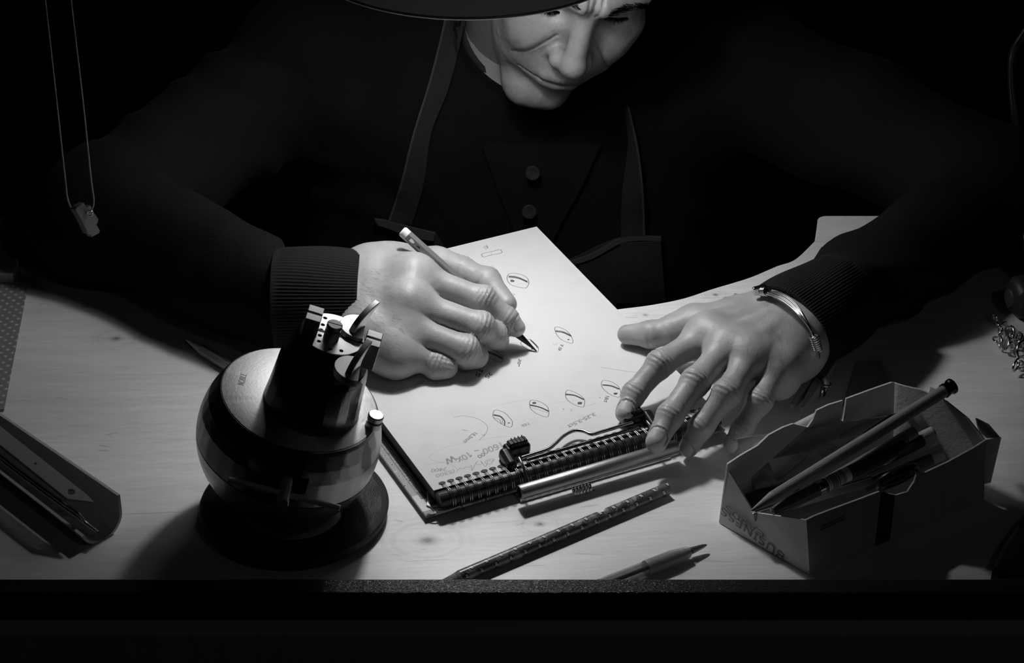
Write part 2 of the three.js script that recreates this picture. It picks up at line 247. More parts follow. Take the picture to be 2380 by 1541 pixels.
// ---------- the sketch notebook, its circuit-board clipboard and the spring clip ----------
const PH = 0.0145;                                  // height of the open page above the bench
const nbA = at(1008, 1140, PH), nbB = at(1645, 957, PH), nbU = nbB.clone().sub(nbA).setY(0).normalize(), nbV = V(nbU.z, 0, -nbU.x);   // near left corner, along the rings, away from them
const NW = 0.194, NL = 0.254;
const nb2 = (a, b, y = 0) => V(nbA.x + nbU.x * a + nbV.x * b, y, nbA.z + nbU.z * a + nbV.z * b);     // metres on the page -> world
const pageOf = (x, y) => { const p = at(x, y, PH).sub(nbA); return [p.dot(nbU), p.dot(nbV)]; };
const nbFrame = (y = 0) => frame(V(nbA.x, y, nbA.z), nbU, V(0, 1, 0), nbV.clone().negate());        // x along rings, y up, z towards the viewer
{
  const board = thing('circuit_board_clipboard', 'clipboard made from a printed circuit board lying under the sketch notebook', 'clipboard', V(0, 0, 0));
  const c = at(990, 1199, 0.004).sub(nbA), a0 = c.dot(nbU), b0 = c.dot(nbV), BW = 0.206, BL = 0.262;
  const tex = canvasTex(1024, 1304, (g, w, h) => {
    const R = rng(12), X = (m) => m / BW * w, Y = (m) => h - m / BL * h;
    g.fillStyle = '#9c9c9c'; g.fillRect(0, 0, w, h);
    g.strokeStyle = '#4a4a4a'; g.fillStyle = '#c4c4c4';
    for (let i = 0; i < 900; i++) { const x = R() * w, y = R() * h; g.fillStyle = R() > 0.5 ? '#c8c8c8' : '#6a6a6a'; g.fillRect(x, y, 3 + 9 * R(), 3 + 8 * R()); }
    g.lineWidth = 2.2; for (let i = 0; i < 5; i++) { g.beginPath(); g.moveTo(X(0.004 + i * 0.0022), 0); g.lineTo(X(0.004 + i * 0.0022), Y(0.02 + 0.004 * i)); g.lineTo(X(0.012 + i * 0.003), Y(0.008)); g.stroke(); }
    for (let i = 0; i < 420; i++) { let x = R() * w, y = R() * h; g.strokeStyle = R() > 0.4 ? '#555' : '#d0d0d0'; g.beginPath(); g.moveTo(x, y); for (let k = 0; k < 3; k++) { R() > 0.5 ? x += (R() - 0.5) * 70 : y += (R() - 0.5) * 70; g.lineTo(x, y); } g.stroke(); }
    for (let i = 0; i < 2200; i++) { const x = R() * w, y = R() * h, r = 1.2 + 2.4 * R(); g.fillStyle = '#d6d6d6'; g.beginPath(); g.arc(x, y, r + 1.6, 0, 7); g.fill(); g.fillStyle = '#222'; g.beginPath(); g.arc(x, y, r, 0, 7); g.fill(); }
    for (let i = 0; i < 42; i++) { const y = h - 60 - i * 26, x = X(0.012) + (i % 3) * 9; g.fillStyle = '#ddd'; g.beginPath(); g.arc(x, y, 9, 0, 7); g.fill(); g.fillStyle = '#1a1a1a'; g.beginPath(); g.arc(x, y, 5, 0, 7); g.fill(); }
    g.fillStyle = '#cfcfcf'; g.fillRect(0, Y(0.021), X(0.03), h); g.fillStyle = '#777'; g.beginPath(); g.moveTo(X(0.012), Y(0.008)); g.lineTo(X(0.018), Y(0)); g.lineTo(X(0.022), Y(0)); g.lineTo(X(0.015), Y(0.01)); g.fill(); g.fillRect(0, Y(0.0045), X(0.006), 40);
    g.fillStyle = '#5b5b5b'; g.fillRect(X(0.004), Y(0.024), X(0.009), 40);
    g.fillStyle = '#e2e2e2'; g.beginPath(); for (let k = 0; k < 6; k++) g.lineTo(X(0.0085) + 21 * Math.cos(k * 1.047), Y(0.0085) + 21 * Math.sin(k * 1.047)); g.fill();
    g.fillStyle = '#151515'; g.beginPath(); g.arc(X(0.0085), Y(0.0085), 12, 0, 7); g.fill();
  });
  const s = poly([[0, 0], [BW, 0], [BW, BL], [0, BL]]), hole = new THREE.Path(); hole.absarc(0.0085, 0.0085, 0.0022, 0, Math.PI * 2); s.holes.push(hole);
  const g = extr(s, 0.0017, 0.0002); const p = g.attributes.position, uv = g.attributes.uv; for (let i = 0; i < p.count; i++) uv.setXY(i, p.getX(i) / BW, p.getY(i) / BL);
  g.rotateX(-Math.PI / 2); T(g, new THREE.Matrix4().makeTranslation(a0, 0.0023, -b0)); T(g, nbFrame(0));
  mesh('printed_board', g, new THREE.MeshPhysicalMaterial({ map: tex, roughness: 0.35 }), board);
  const nut = new THREE.Shape(); for (let k = 0; k < 6; k++) nut.lineTo(0.0042 * Math.cos(k * Math.PI / 3), 0.0042 * Math.sin(k * Math.PI / 3)); const nh = new THREE.Path(); nh.absarc(0, 0, 0.0023, 0, Math.PI * 2); nut.holes.push(nh);
  const ng = extr(nut, 0.0012, 0.0002).rotateX(-Math.PI / 2); T(ng, new THREE.Matrix4().makeTranslation(a0 + 0.0085, 0.004, -b0 - 0.0085)); T(ng, nbFrame(0));
  mesh('pad_ring', ng, M(0.6, 0.3, 0.6), board);
}
function drawPage(g, w, h) {
  const S = w / NW, q = (x, y) => { const [a, b] = pageOf(x, y); return [w - a * S, b * S]; };
  g.fillStyle = '#d9d9d9'; g.fillRect(0, 0, w, h);
  const R = rng(8);
  for (let i = 0; i < 260; i++) { const x = R() * w, y = R() * h, r = 20 + 90 * R(); const gr = g.createRadialGradient(x, y, 0, x, y, r), al = 0.035 * R(); gr.addColorStop(0, `rgba(90,90,90,${al})`); gr.addColorStop(1, 'rgba(90,90,90,0)'); g.fillStyle = gr; g.fillRect(x - r, y - r, 2 * r, 2 * r); }
  g.lineCap = g.lineJoin = 'round';
  const line = (pts, lw = 2.2, al = 0.85, o = [0, 0], sc = 1, closed = false) => {
    const c = new THREE.CatmullRomCurve3(pts.map(([x, y]) => { const [X, Y] = q(o[0] + x / sc, o[1] + y / sc); return V(X, Y, 0); }), closed), P = c.getPoints(pts.length * 8);
    g.strokeStyle = `rgba(28,28,28,${al})`; g.lineWidth = lw; g.beginPath(); P.forEach((p, i) => i ? g.lineTo(p.x + (R() - 0.5) * 0.8, p.y + (R() - 0.5) * 0.8) : g.moveTo(p.x, p.y)); g.stroke();
  };
  const band = (pts, o, sc, wd = 11) => { for (let k = 0; k < 13; k++) { const e = (k / 12 - 0.5) * wd; line(pts.map(([x, y]) => [x + e * 0.3 + (R() - 0.5) * 6, y + e + (R() - 0.5) * 4]), 2, 0.4 + 0.4 * R(), o, sc); } };
  const spot = (x, y, o, sc, r = 9) => { for (let k = 0; k < 9; k++) line([[x - r, y + (R() - 0.5) * r], [x + (R() - 0.5) * r, y - r * 0.6 * R()], [x + r * (0.3 + 0.7 * R()), y + (R() - 0.5) * r], [x + (R() - 0.5) * r, y + r * 0.6 * R()]], 1.9, 0.6, o, sc, true); };
  const text = (s, x0, y0, x1, y1, size, al = 0.8, lw = 1.6) => {     // read from (x0,y0) to (x1,y1)
    const [X0, Y0] = q(x0, y0), [X1, Y1] = q(x1, y1); g.save(); g.translate(X0, Y0); g.rotate(Math.atan2(Y1 - Y0, X1 - X0)); g.font = `italic ${size}px sans-serif`; g.textBaseline = 'middle';
    const L = Math.hypot(X1 - X0, Y1 - Y0), m = g.measureText(s).width || 1; g.scale(L / m, 1); g.lineWidth = lw; g.strokeStyle = `rgba(30,30,30,${al})`; g.strokeText(s, 0, 0); g.restore();
  };
  const A = [1000, 520], k = 3.502, Bo = [1000, 840], kb = 4.25, D = [780, 500];
  line([[415, 245], [490, 225], [570, 208], [574, 214], [580, 232], [500, 250], [425, 267], [420, 260]], 2.6, 0.85, A, k, true); line([[490, 225], [496, 248]], 1.5, 0.4, A, k);
  line([[205, 295], [255, 280], [305, 272], [312, 285], [290, 303], [250, 308], [212, 312]], 2.4, 0.8, A, k, true); spot(306, 280, A, k, 5);
  line([[428, 190], [445, 178], [462, 190], [452, 203], [440, 190], [465, 185], [452, 172], [470, 196]], 2, 0.6, A, k); line([[185, 250], [215, 240], [245, 252], [240, 268], [222, 268]], 2, 0.6, A, k);
  line([[462, 370], [475, 352], [480, 365], [490, 345], [508, 340], [510, 350]], 1.4, 0.35, A, k);
  line([[622, 440], [640, 405], [700, 402], [775, 430], [800, 470], [775, 520], [715, 513], [650, 490]], 2.6, 0.85, A, k, true); band([[635, 428], [700, 434], [790, 470]], A, k, 16); spot(668, 462, A, k, 16); line([[690, 500], [740, 480], [780, 500]], 1.2, 0.3, A, k);
  line([[625, 530], [640, 545], [632, 538], [642, 530]], 2, 0.6, A, k); line([[650, 572], [672, 565], [684, 575], [672, 580], [660, 570], [655, 562]], 2, 0.6, A, k);
  line([[735, 965], [800, 938], [862, 985], [880, 1010], [865, 1048], [805, 1028], [755, 995]], 2.4, 0.8, A, k, true); band([[815, 945], [850, 980], [872, 1005]], A, k, 16); spot(828, 1018, A, k, 6);
  line([[1018, 838], [1085, 855], [1140, 905], [1155, 970], [1090, 955], [1030, 905]], 2.4, 0.85, A, k, true); band([[1020, 872], [1075, 880], [1145, 912]], A, k, 12); spot(1124, 941, A, k, 6); text('19', 1308, 797, 1299, 813, 22, 0.6); line([[995, 970], [1012, 985], [1030, 970]], 1.6, 0.4, A, k);
  line([[448, 1010], [520, 1030], [588, 1085], [575, 1125], [500, 1100], [455, 1055]], 2.6, 0.85, A, k, true); band([[452, 1035], [520, 1062], [585, 1095]], A, k, 16);
  line([[225, 1150], [275, 1140], [300, 1170], [280, 1210], [230, 1190]], 2.2, 0.6, A, k, true); spot(255, 1170, A, k, 14);
  text('15', 1121, 855, 1108, 873, 36, 0.9, 2.2); text('25', 1142, 865, 1130, 877, 36, 0.9, 2.2); text('20"', 1209, 833, 1204, 850, 20, 0.7);
  line([[1390, 1168], [1480, 1182], [1600, 1200], [1760, 1216]], 1.7, 0.55, A, k);
  for (const [p, b] of [[[[1690, 235], [1705, 187], [1790, 202], [1860, 250], [1880, 300], [1862, 353], [1780, 327], [1718, 280]], [[1700, 232], [1780, 240], [1865, 272]]], [[[1335, 322], [1352, 284], [1440, 310], [1518, 370], [1525, 410], [1505, 450], [1420, 425], [1350, 375]], [[1338, 324], [1420, 335], [1515, 375]]],
    [[[980, 430], [995, 382], [1075, 395], [1150, 440], [1170, 495], [1155, 548], [1070, 525], [998, 475]], [[985, 430], [1080, 452], [1170, 492]]], [[[618, 540], [640, 480], [720, 500], [795, 570], [810, 600], [795, 650], [720, 625], [640, 572]], [[626, 528], [690, 540], [732, 585], [734, 628]]]]) { line(p, 2.4, 0.85, Bo, kb, true); band(b, Bo, kb, 12); }
  line([[985, 450], [1070, 475], [1160, 508]], 1.8, 0.6, Bo, kb); line([[630, 556], [680, 572], [702, 615]], 2.4, 0.8, Bo, kb); line([[640, 535], [700, 555], [716, 615]], 2.2, 0.7, Bo, kb);
  spot(1832, 318, Bo, kb, 18); spot(1478, 412, Bo, kb, 20); spot(1028, 410, Bo, kb, 18); spot(775, 608, Bo, kb, 9);
  line([[1665, 355], [1680, 360], [1674, 350]], 1.8, 0.6, Bo, kb); text('18ct', 1412, 918, 1407, 934, 24, 0.75); line([[1305, 465], [1320, 478], [1315, 462]], 1.6, 0.5, Bo, kb); line([[1380, 470], [1400, 478], [1385, 488], [1400, 490]], 1.6, 0.5, Bo, kb);
  text('16k', 1232, 983, 1213, 990, 30, 0.5); text('3.25-3.5ct', 1385, 961, 1322, 991, 34, 0.7);
  line([[230, 550], [330, 537], [450, 560], [540, 610], [567, 660], [540, 722], [485, 775]], 1.8, 0.6, Bo, kb); line([[510, 720], [530, 735], [535, 718]], 1.8, 0.6, Bo, kb); line([[318, 672], [335, 678], [362, 686]], 2.2, 0.7, Bo, kb); text('18,3mm', 1108, 1004, 1079, 1028, 30, 0.7);
  line([[880, 830], [905, 780], [820, 745], [640, 750], [420, 790], [180, 840], [40, 900], [-5, 955], [60, 990], [200, 1000], [280, 990]], 1.5, 0.22, Bo, kb); line([[-60, 1040], [30, 1005], [150, 1000], [240, 1040], [270, 1075], [255, 1110]], 1.4, 0.22, Bo, kb); line([[540, 465], [760, 410], [990, 370]], 5, 0.06, Bo, kb); line([[1210, 410], [1400, 390], [1640, 350]], 3, 0.08, Bo, kb); line([[1510, 452], [1570, 435], [1640, 410]], 1.5, 0.35, Bo, kb);
  text('- 1600', 1186, 1026, 1124, 1050, 58, 0.7, 2); text('-', 1116, 1047, 1105, 1049, 58, 0.7, 2); text('10x', 1097, 1053, 1066, 1070, 56, 0.72, 2); text('W', 1060, 1062, 1038, 1073, 56, 0.8, 2.2); text('00', 1128, 1054, 1112, 1062, 34, 0.7, 1.8);
  line([[640, 968], [600, 985], [580, 975], [620, 960], [600, 1010], [560, 1015], [540, 990], [565, 975], [545, 1040], [520, 1010], [500, 985], [510, 1010], [480, 1020], [450, 1010], [465, 985], [440, 1025], [410, 1080], [405, 1030], [380, 1045], [350, 1040], [330, 1060], [300, 1055], [260, 1080]], 1.9, 0.5, Bo, kb);
  text('7400', 1040, 1089, 1003, 1094, 36, 0.5, 1.7); text('(5300', 1058, 1094, 1014, 1106, 36, 0.45, 1.6);
  text('10mm', 985, 882, 960, 901, 34, 0.65); line([[740, 1405], [800, 1375], [845, 1325], [855, 1305]], 1.6, 0.4, D, k); line([[780, 1350], [825, 1360], [805, 1372]], 1.8, 0.6, D, k); line([[355, 1465], [375, 1450], [385, 1465], [400, 1450]], 1.4, 0.25, D, k);
}
{
  const nb = thing('sketch_notebook', 'wire-bound sketch notebook open at a white page of pencil jewellery sketches', 'notebook', V(0, 0, 0));
  const F = nbFrame(0), put = (g) => T(g, F);
  mesh('back_cover', put(rbox(NW + 0.003, 0.0022, NL + 0.002, 0.0006).translate(NW / 2, 0.0053, -NL / 2)), M(0.03, 0.4), nb).userData.label = 'black board cover at the back';
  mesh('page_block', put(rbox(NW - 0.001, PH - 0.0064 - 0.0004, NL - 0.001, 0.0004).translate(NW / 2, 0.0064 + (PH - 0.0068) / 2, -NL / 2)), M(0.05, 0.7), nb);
  const page = canvasTex(1560, 2048, drawPage), pg = new THREE.PlaneGeometry(NW, NL, 40, 50).rotateX(-Math.PI / 2);
  const sheet = new THREE.BoxGeometry(NW, 0.0004, NL); { const p = sheet.attributes.position, uv = sheet.attributes.uv; for (let i = 0; i < p.count; i++) uv.setXY(i, 1 - (p.getX(i) / NW + 0.5), 1 - (0.5 - p.getZ(i) / NL)); }
  mesh('page', put(sheet.translate(NW / 2, PH - 0.0002, -NL / 2)), new THREE.MeshPhysicalMaterial({ map: page, roughness: 0.75, bumpMap: rep(scuffTex, 3, 4), bumpScale: 0.00006 }), nb).userData.label = 'white page with pencil sketches of rings';
  mesh('spine_cover', put(turned([[0, 0], [0.0048, 0], [0.0052, 0.001], [0.0052, NW - 0.003], [0.0046, NW - 0.001], [0, NW - 0.001]], 28).rotateZ(-Math.PI / 2).translate(0.001, 0.0098, 0.0045)), M(0.022, 0.38, 0, { bumpMap: rep(scuffTex, 2, 2), bumpScale: 0.00015 }), nb).userData.label = 'black roll between the wire rings';
  const holeG = new THREE.CylinderGeometry(0.0021, 0.0021, 0.0003, 14), holeM = M(0.06, 0.8), wireM = M(0.42, 0.25, 1), n = 33;
  const loop = tube([V(0, PH + 0.0002, -0.0042), V(0, PH + 0.0016, -0.0018), V(0, 0.0163, 0.0022), V(0, 0.0158, 0.0066), V(0, 0.0125, 0.0104), V(0, 0.0085, 0.0112), V(0, 0.0052, 0.0095)], 0.00026, 30, 6);
  for (let i = 0; i < n; i++) {
    const a = 0.0075 + (NW - 0.015) * i / (n - 1), hp = nb2(a, 0.0044, PH + 0.00002);
    const hl = mesh('punched_hole', holeG, holeM, nb); hl.position.copy(hp); hl.quaternion.setFromRotationMatrix(F); hl.scale.set(1.1, 1, 0.75);
    for (const e of [-0.00042, 0.00042]) { const w = mesh('wire_ring', loop, wireM, nb); w.position.copy(nb2(a + e, 0, 0)); w.quaternion.setFromRotationMatrix(F); w.rotateY(0.1 + e * 60); }
  }
  mesh('torn_corner', put(tube([V(-0.004, 0.016, 0.0005), V(-0.0045, 0.011, 0.003), V(-0.003, 0.0065, 0.0085), V(0.006, 0.0055, 0.0105), V(0.013, 0.006, 0.011), V(0.0135, 0.004, 0.0135)], 0.0006, 40, 6)), wireM, nb).userData.label = 'bent end of the binding wire';

  // the spring clip that holds the notebook to the board
  const clip = thing('clipboard_clip', 'metal spring clip with black plastic corners gripping the ringed edge of the notebook', 'clip', V(0, 0, 0));
  const cl = pageOf(1188, 1062), cr = pageOf(1486, 984), C0 = cl[0], C1 = cr[0], chrome = M(0.55, 0.22, 1), black = M(0.012, 0.28);
  const q = (x, y) => { const p = pageOf(x, y); return V(p[0], 0, -p[1]); };
  for (const sgn of [-1, 1]) {
    const base = q(sgn < 0 ? 1192 : 1482, sgn < 0 ? 1060 : 982), parts = [];
    parts.push(rbox(0.0165, 0.0075, 0.0085, 0.0022, 3).translate(0.003 * -sgn, 0, -0.001), rbox(0.0125, 0.004, 0.0058, 0.0012, 3).translate(0.0035 * -sgn, 0.0042, -0.001));
    parts.push(rbox(0.0072, 0.0085, 0.0155, 0.003, 3).rotateX(0.25).translate(sgn * 0.006, -0.0015, 0.0055));
    for (let k = 0; k < 4; k++) parts.push(rbox(0.0006, 0.0046, 0.0062, 0.0002, 1).translate(-sgn * (0.0005 + k * 0.0024), 0.0045, -0.001));
    const g = merge(parts).translate(base.x, PH + 0.0042, base.z);
    mesh('plastic_corner', put(g), black, clip);
  }
  const wy = PH + 0.0055, wl = [[1212, 1064], [1240, 1055], [1275, 1043], [1292, 1030], [1312, 1012], [1335, 1001], [1355, 1002], [1375, 1009], [1400, 1003], [1440, 991], [1470, 982]].map(([x, y]) => { const p = at(x, y, wy).sub(nbA); return V(p.dot(nbU), wy, -p.dot(nbV)); });
  mesh('wire_handle', put(tube(wl, 0.00115, 120, 10)), chrome, clip);
  mesh('cross_wire', put(cyl(V(C0 + 0.006, PH + 0.0022, q(1215, 1078).z), V(C1 - 0.004, PH + 0.0022, q(1215, 1078).z), 0.0011)), M(0.25, 0.25, 1), clip);
  const zt = 0.0195, x0 = q(1203, 1138).x + 0.002, x1 = x0 + 0.108;
  mesh('spring_tube', put(turned([[0.0032, -0.0002], [0.0043, 0], [0.0046, 0.0006], [0.0046, x1 - x0 - 0.0006], [0.0043, x1 - x0], [0.0032, x1 - x0 + 0.0002]], 36).rotateZ(-Math.PI / 2).translate(x0, 0.0105, zt)), M(0.4, 0.45, 1, { bumpMap: rep(scuffTex, 2, 2), bumpScale: 0.0001 }), clip).userData.label = 'round steel tube along the edge of the board';
  for (const [x, s] of [[C0 - 0.0048, 1], [C1 + 0.0048, -1]]) mesh('wire_leg', put(tube([V(x + 0.0045 * s, PH + 0.007, 0.001), V(x + 0.004 * s, PH + 0.0055, 0.007), V(x + 0.0035 * s, PH + 0.001, 0.013), V(x + 0.003 * s, 0.0105, zt)], 0.001, 50, 8)), chrome, clip);
  mesh('spring_plate', put(rbox(x1 - x0 - 0.004, 0.0012, 0.02, 0.0004).translate((x0 + x1) / 2, 0.0012, zt - 0.0125)), chrome, clip);
  const coil = []; for (let i = 0; i <= 60; i++) coil.push(V(x0 + 0.033 + 0.013 * i / 60, 0.0042 + 0.0026 * Math.sin(i * 0.62), zt + 0.0062 + 0.0026 * Math.cos(i * 0.62)));
  mesh('coil_spring', put(tube(coil, 0.00055, 240, 6)), chrome, clip);
}

// ---------- the engraver's ball vise on its rubber ring ----------
{
  const base = at(685, 1195, 0), BC = at(672, 1010, 0.0565), RB = 0.063, SC = 0.862;
  const vise = thing('ball_vise', 'heavy steel ball vise with jaws and pins on top standing on a black rubber ring', 'vise', V(0, 0, 0));
  const n = V(0.28, 0.958, 0.06).normalize(), front = V(-0.086, 0, 0.9); front.addScaledVector(n, -front.dot(n)).normalize();
  const px = n.clone().cross(front), L = frame(BC, px, n, front).scale(V(SC, SC, SC));           // local: x to the right, y along the tilted axis, z towards the viewer
  const put = (g) => T(g, L);
  const steel = M(0.3, 0.3, 0.85, { roughnessMap: null, bumpMap: rep(scuffTex, 3, 3), bumpScale: 0.00005 }), satin = M(0.58, 0.5, 0.9, { bumpMap: rep(scuffTex, 12, 12), bumpScale: 0.00006 }), dark = M(0.03, 0.3, 0.7), black = M(0.012, 0.45), bright = M(0.95, 0.2, 0.3, { clearcoat: 1 }), rim = M(0.8, 0.42, 0.9);
  const rubber = mesh('rubber_ring', turned([[0.034, 0.004], [0.036, 0], [0.0615, 0], [0.0645, 0.003], [0.0655, 0.008], [0.0648, 0.0098], [0.0632, 0.0106], [0.0605, 0.0098], [0.05, 0.0075], [0.04, 0.007], [0.034, 0.004]], 120, 0.7).scale(SC * 1.005, SC, SC * 1.005).translate(base.x, 0.0002, base.z), M(0.012, 0.6, 0, { bumpMap: rep(scuffTex, 14, 6), bumpScale: 0.0004 }), vise);
  rubber.userData.label = 'black rubber ring the ball sits in';
  // ball: lower shell, seam, upper turning part with a flat top and a channel cut through it
  const yF = 0.032, yS = -0.010, arc = (y0, y1, r, k = 40) => Array.from({ length: k + 1 }, (_, i) => { const a = lerp(Math.asin(y0 / r), Math.asin(y1 / r), i / k); return [r * Math.cos(a), r * Math.sin(a)]; });
  mesh('ball_shell', put(turned([[0, -RB + 0.004], ...arc(-RB * 0.995, yS - 0.0006, RB), [RB - 0.0035, yS - 0.0004], [0, yS - 0.0004]], 128, 0.5)), steel, vise);
  const rf = Math.sqrt(RB * RB - yF * yF);
  const upper = new Brush(turned([[0, yS + 0.0002], [RB - 0.0035, yS + 0.0002], ...arc(yS + 0.0006, yF - 0.001, RB), [rf - 0.0003, yF - 0.0002], [rf - 0.0012, yF], [0, yF]], 160, 0.5)); upper.updateMatrixWorld();
  const slot = new Brush(merge([new THREE.BoxGeometry(0.031, 0.0125, 0.05).translate(0.006, yF - 0.0225, 0.05), new THREE.BoxGeometry(0.02, 0.05, 0.05).translate(0.006, yF - 0.012, 0.053)])); slot.updateMatrixWorld();
  const cut = new Evaluator(); cut.attributes = ['position', 'normal', 'uv']; cut.useGroups = false;
  const upperG = cut.evaluate(upper, slot, SUBTRACTION).geometry;
  mesh('turning_head', put(upperG), steel, vise);
  mesh('top_plate', put(turned([[0.02, yF + 0.0001], [rf - 0.0016, yF + 0.0001], [rf - 0.0012, yF + 0.0003], [rf - 0.0018, yF + 0.0005], [0.02, yF + 0.0005]], 140, 0.5).rotateY(0.36 - 0.18)), satin, vise).visible = true;
  mesh('channel_block', put(rbox(0.019, 0.03, 0.03, 0.001).translate(0.006, yF - 0.018, 0.022)), black, vise);
  // post with tapered body, groove and jaw head
  const pc = V(0.0085, 0, 0.002), mv = (g) => put(g.translate(pc.x, pc.y, pc.z));
  const y0 = yF + 0.0006, y1 = y0 + 0.0385, y2 = y1 + 0.0215;
  mesh('post', mv(turned([[0, y0], [0.0325, y0], [0.033, y0 + 0.0006], [0.0318, y0 + 0.012], [0.0302, y1 - 0.0035], [0.0292, y1 - 0.0014], [0.0282, y1], [0.024, y1], [0, y1]], 128, 0.4)), M(0.22, 0.22, 1, { bumpMap: rep(scuffTex, 4, 4), bumpScale: 0.00004 }), vise).userData.label = 'polished tapered post';
  mesh('jaw_head', mv(turned([[0, y1 + 0.0018], [0.0278, y1 + 0.0018], [0.0284, y1 + 0.0024], [0.0272, y1 + 0.006], [0.0226, y2 - 0.001], [0.0218, y2], [0, y2]], 128, 0.4)), M(0.012, 0.75, 0), vise).userData.label = 'dark jaw head';
  mesh('groove', mv(turned([[0, y1], [0.0268, y1], [0.0268, y1 + 0.002], [0, y1 + 0.002]], 96)), black, vise);
  {                                                                            // pale jaw plate with pin holes
    const sh = new THREE.Shape(), r = 0.0212, x0 = -0.0105; sh.absarc(0, 0, r, -Math.acos(x0 / r), Math.acos(x0 / r), false); sh.closePath();
    for (const [hx, hy] of [[-0.0078, 0.0145], [-0.008, 0.0065], [-0.008, 0.0005], [-0.0078, -0.0058], [-0.0072, -0.0122], [0.001, -0.0168], [0.0085, -0.0152], [0.0035, 0.016], [0.0115, 0.0105]]) { const hp = new THREE.Path(); hp.absarc(hx, hy, 0.0015, 0, Math.PI * 2); sh.holes.push(hp); }
    mesh('jaw_plate', mv(extr(sh, 0.0012, 0.0002, 24).rotateX(-Math.PI / 2).translate(0, y2 + 0.0001, 0)), M(0.9, 0.42, 0.9), vise);
    mesh('jaw_gap', mv(new THREE.BoxGeometry(0.036, 0.0004, 0.0016).translate(0.005, y2 + 0.0014, 0.0005)), black, vise);
  }
  // slotted pin, two slotted blocks, two curved claws
  const onTop = (x, y, h) => { const d = ray(x, y), o = BC.clone().addScaledVector(n, h * SC), t = o.clone().sub(EYE).dot(n) / d.dot(n), p = EYE.clone().addScaledVector(d, t).sub(BC); return V(p.dot(px) / SC, h, p.dot(front) / SC); };   // photo point on the plane h above the ball's centre, in local axes
  const pinTop = y2 + 0.0135, pin = onTop(779, 753, pinTop);
  const pinB = new Brush(turned([[0, y2 + 0.001], [0.0052, y2 + 0.001], [0.0052, pinTop - 0.0042], [0.0046, pinTop - 0.004], [0.0046, pinTop - 0.003], [0.0052, pinTop - 0.0028], [0.0052, pinTop - 0.0004], [0.0048, pinTop], [0, pinTop]], 48, 0.4)), pinS = new Brush(new THREE.BoxGeometry(0.02, 0.003, 0.0009).translate(0, pinTop, 0)); pinB.updateMatrixWorld(); pinS.updateMatrixWorld();
  mesh('slotted_pin', put(cut.evaluate(pinB, pinS, SUBTRACTION).geometry.translate(pin.x, 0, pin.z)), M(0.45, 0.4, 0.9), vise);
  for (const [x1, yy1, x2, yy2] of [[735, 718, 729, 738], [871, 777, 868, 796]]) {
    const top = y2 + 0.014, a = onTop(x1, yy1, top), b = onTop(x2, yy2, top), c = a.clone().add(b).multiplyScalar(0.5);
    const blk = new Brush(rbox(0.0104, 0.02, 0.0165, 0.0006, 2).translate(c.x, y2 + 0.004, c.z)), sl = new Brush(new THREE.BoxGeometry(0.03, 0.009, 0.0026).translate(c.x, top, c.z)); blk.updateMatrixWorld(); sl.updateMatrixWorld();
    mesh('slotted_block', put(cut.evaluate(blk, sl, SUBTRACTION).geometry), rim, vise);
  }
  for (const [bx, by, tx, ty] of [[812, 765, 876, 702], [800, 862, 858, 793]]) {
    const hB = y2 + 0.0045, c = onTop(bx + 22, by - 6, hB), hT = y2 + 0.0175, t = onTop(tx, ty, hT);
    const disc = new THREE.Shape(); disc.absarc(0, 0, 0.0125, Math.PI * 0.42, Math.PI * 1.62, false); disc.closePath();
    const dg = extr(disc, 0.0052, 0.0003, 24).rotateX(-Math.PI / 2).translate(c.x, hB - 0.0052, c.z);
    // claw: a curved fin that leans towards its tip
    const dx = t.x - c.x, dz = t.z - c.z, l = Math.hypot(dx, dz), f = new THREE.Shape(), hh = hT - hB; f.moveTo(-0.0088, -0.001); f.quadraticCurveTo(-0.004, hh * 0.86, l, hh); f.lineTo(l + 0.0002, hh - 0.0012); f.quadraticCurveTo(0.006, hh * 0.62, 0.0055, -0.001); f.closePath();
    const fg = extr(f, 0.0044, 0.0006, 20).translate(0, 0, -0.0022).rotateY(-Math.atan2(dz, dx)).translate(c.x, hB, c.z);
    const claw = mesh('claw_base', put(dg), rim, vise); mesh('claw', put(fg), rim, claw);
  }
  // button on the flat, T-handled screw in the channel, stamped lettering
  const kb = onTop(866, 990, yF);
  const knob = mesh('button', put(turned([[0, yF], [0.0056, yF], [0.0056, yF + 0.0045], [0.0044, yF + 0.005], [0.0044, yF + 0.0058], [0.0052, yF + 0.006], [0.0055, yF + 0.0066], [0.0055, yF + 0.0095], [0.0048, yF + 0.0103], [0, yF + 0.0104]], 40, 0.4).translate(kb.x, 0, kb.z)), M(0.5, 0.35, 0.95), vise);
  const hs = yF - 0.021, wl = (v) => v.clone().applyMatrix4(L), s0 = onTop(677, 1058, hs), s1 = onTop(656, 1172, hs), sd = s1.clone().sub(s0).normalize();
  mesh('screw', cyl(wl(s0.clone().addScaledVector(sd, -0.012)), wl(s1), 0.0034, 0.0035, 32), M(0.8, 0.25, 0.5), vise);
  const h0 = onTop(530, 1114, hs), h1 = onTop(790, 1181, hs);
  mesh('screw_handle', cyl(wl(h0), wl(h1), 0.0018, 0.0018, 20), bright, vise);
  const font = await new FontLoader().loadAsync('fonts/droid/droid_sans_regular.typeface.json');
  const t = new TextGeometry('NOBLE', { font, size: 0.0042, depth: 0.0001, curveSegments: 4 }); t.scale(0.72, 1, 1);
  const p0 = onTop(566, 897, yF + 0.0006), p1 = onTop(577, 860, yF + 0.0006); t.rotateX(-Math.PI / 2); t.rotateY(-Math.atan2(p1.z - p0.z, p1.x - p0.x)); t.translate(p0.x, yF + 0.0005, p0.z);
  mesh('stamped_lettering', put(t), M(0.16, 0.6, 0.3), vise);
}

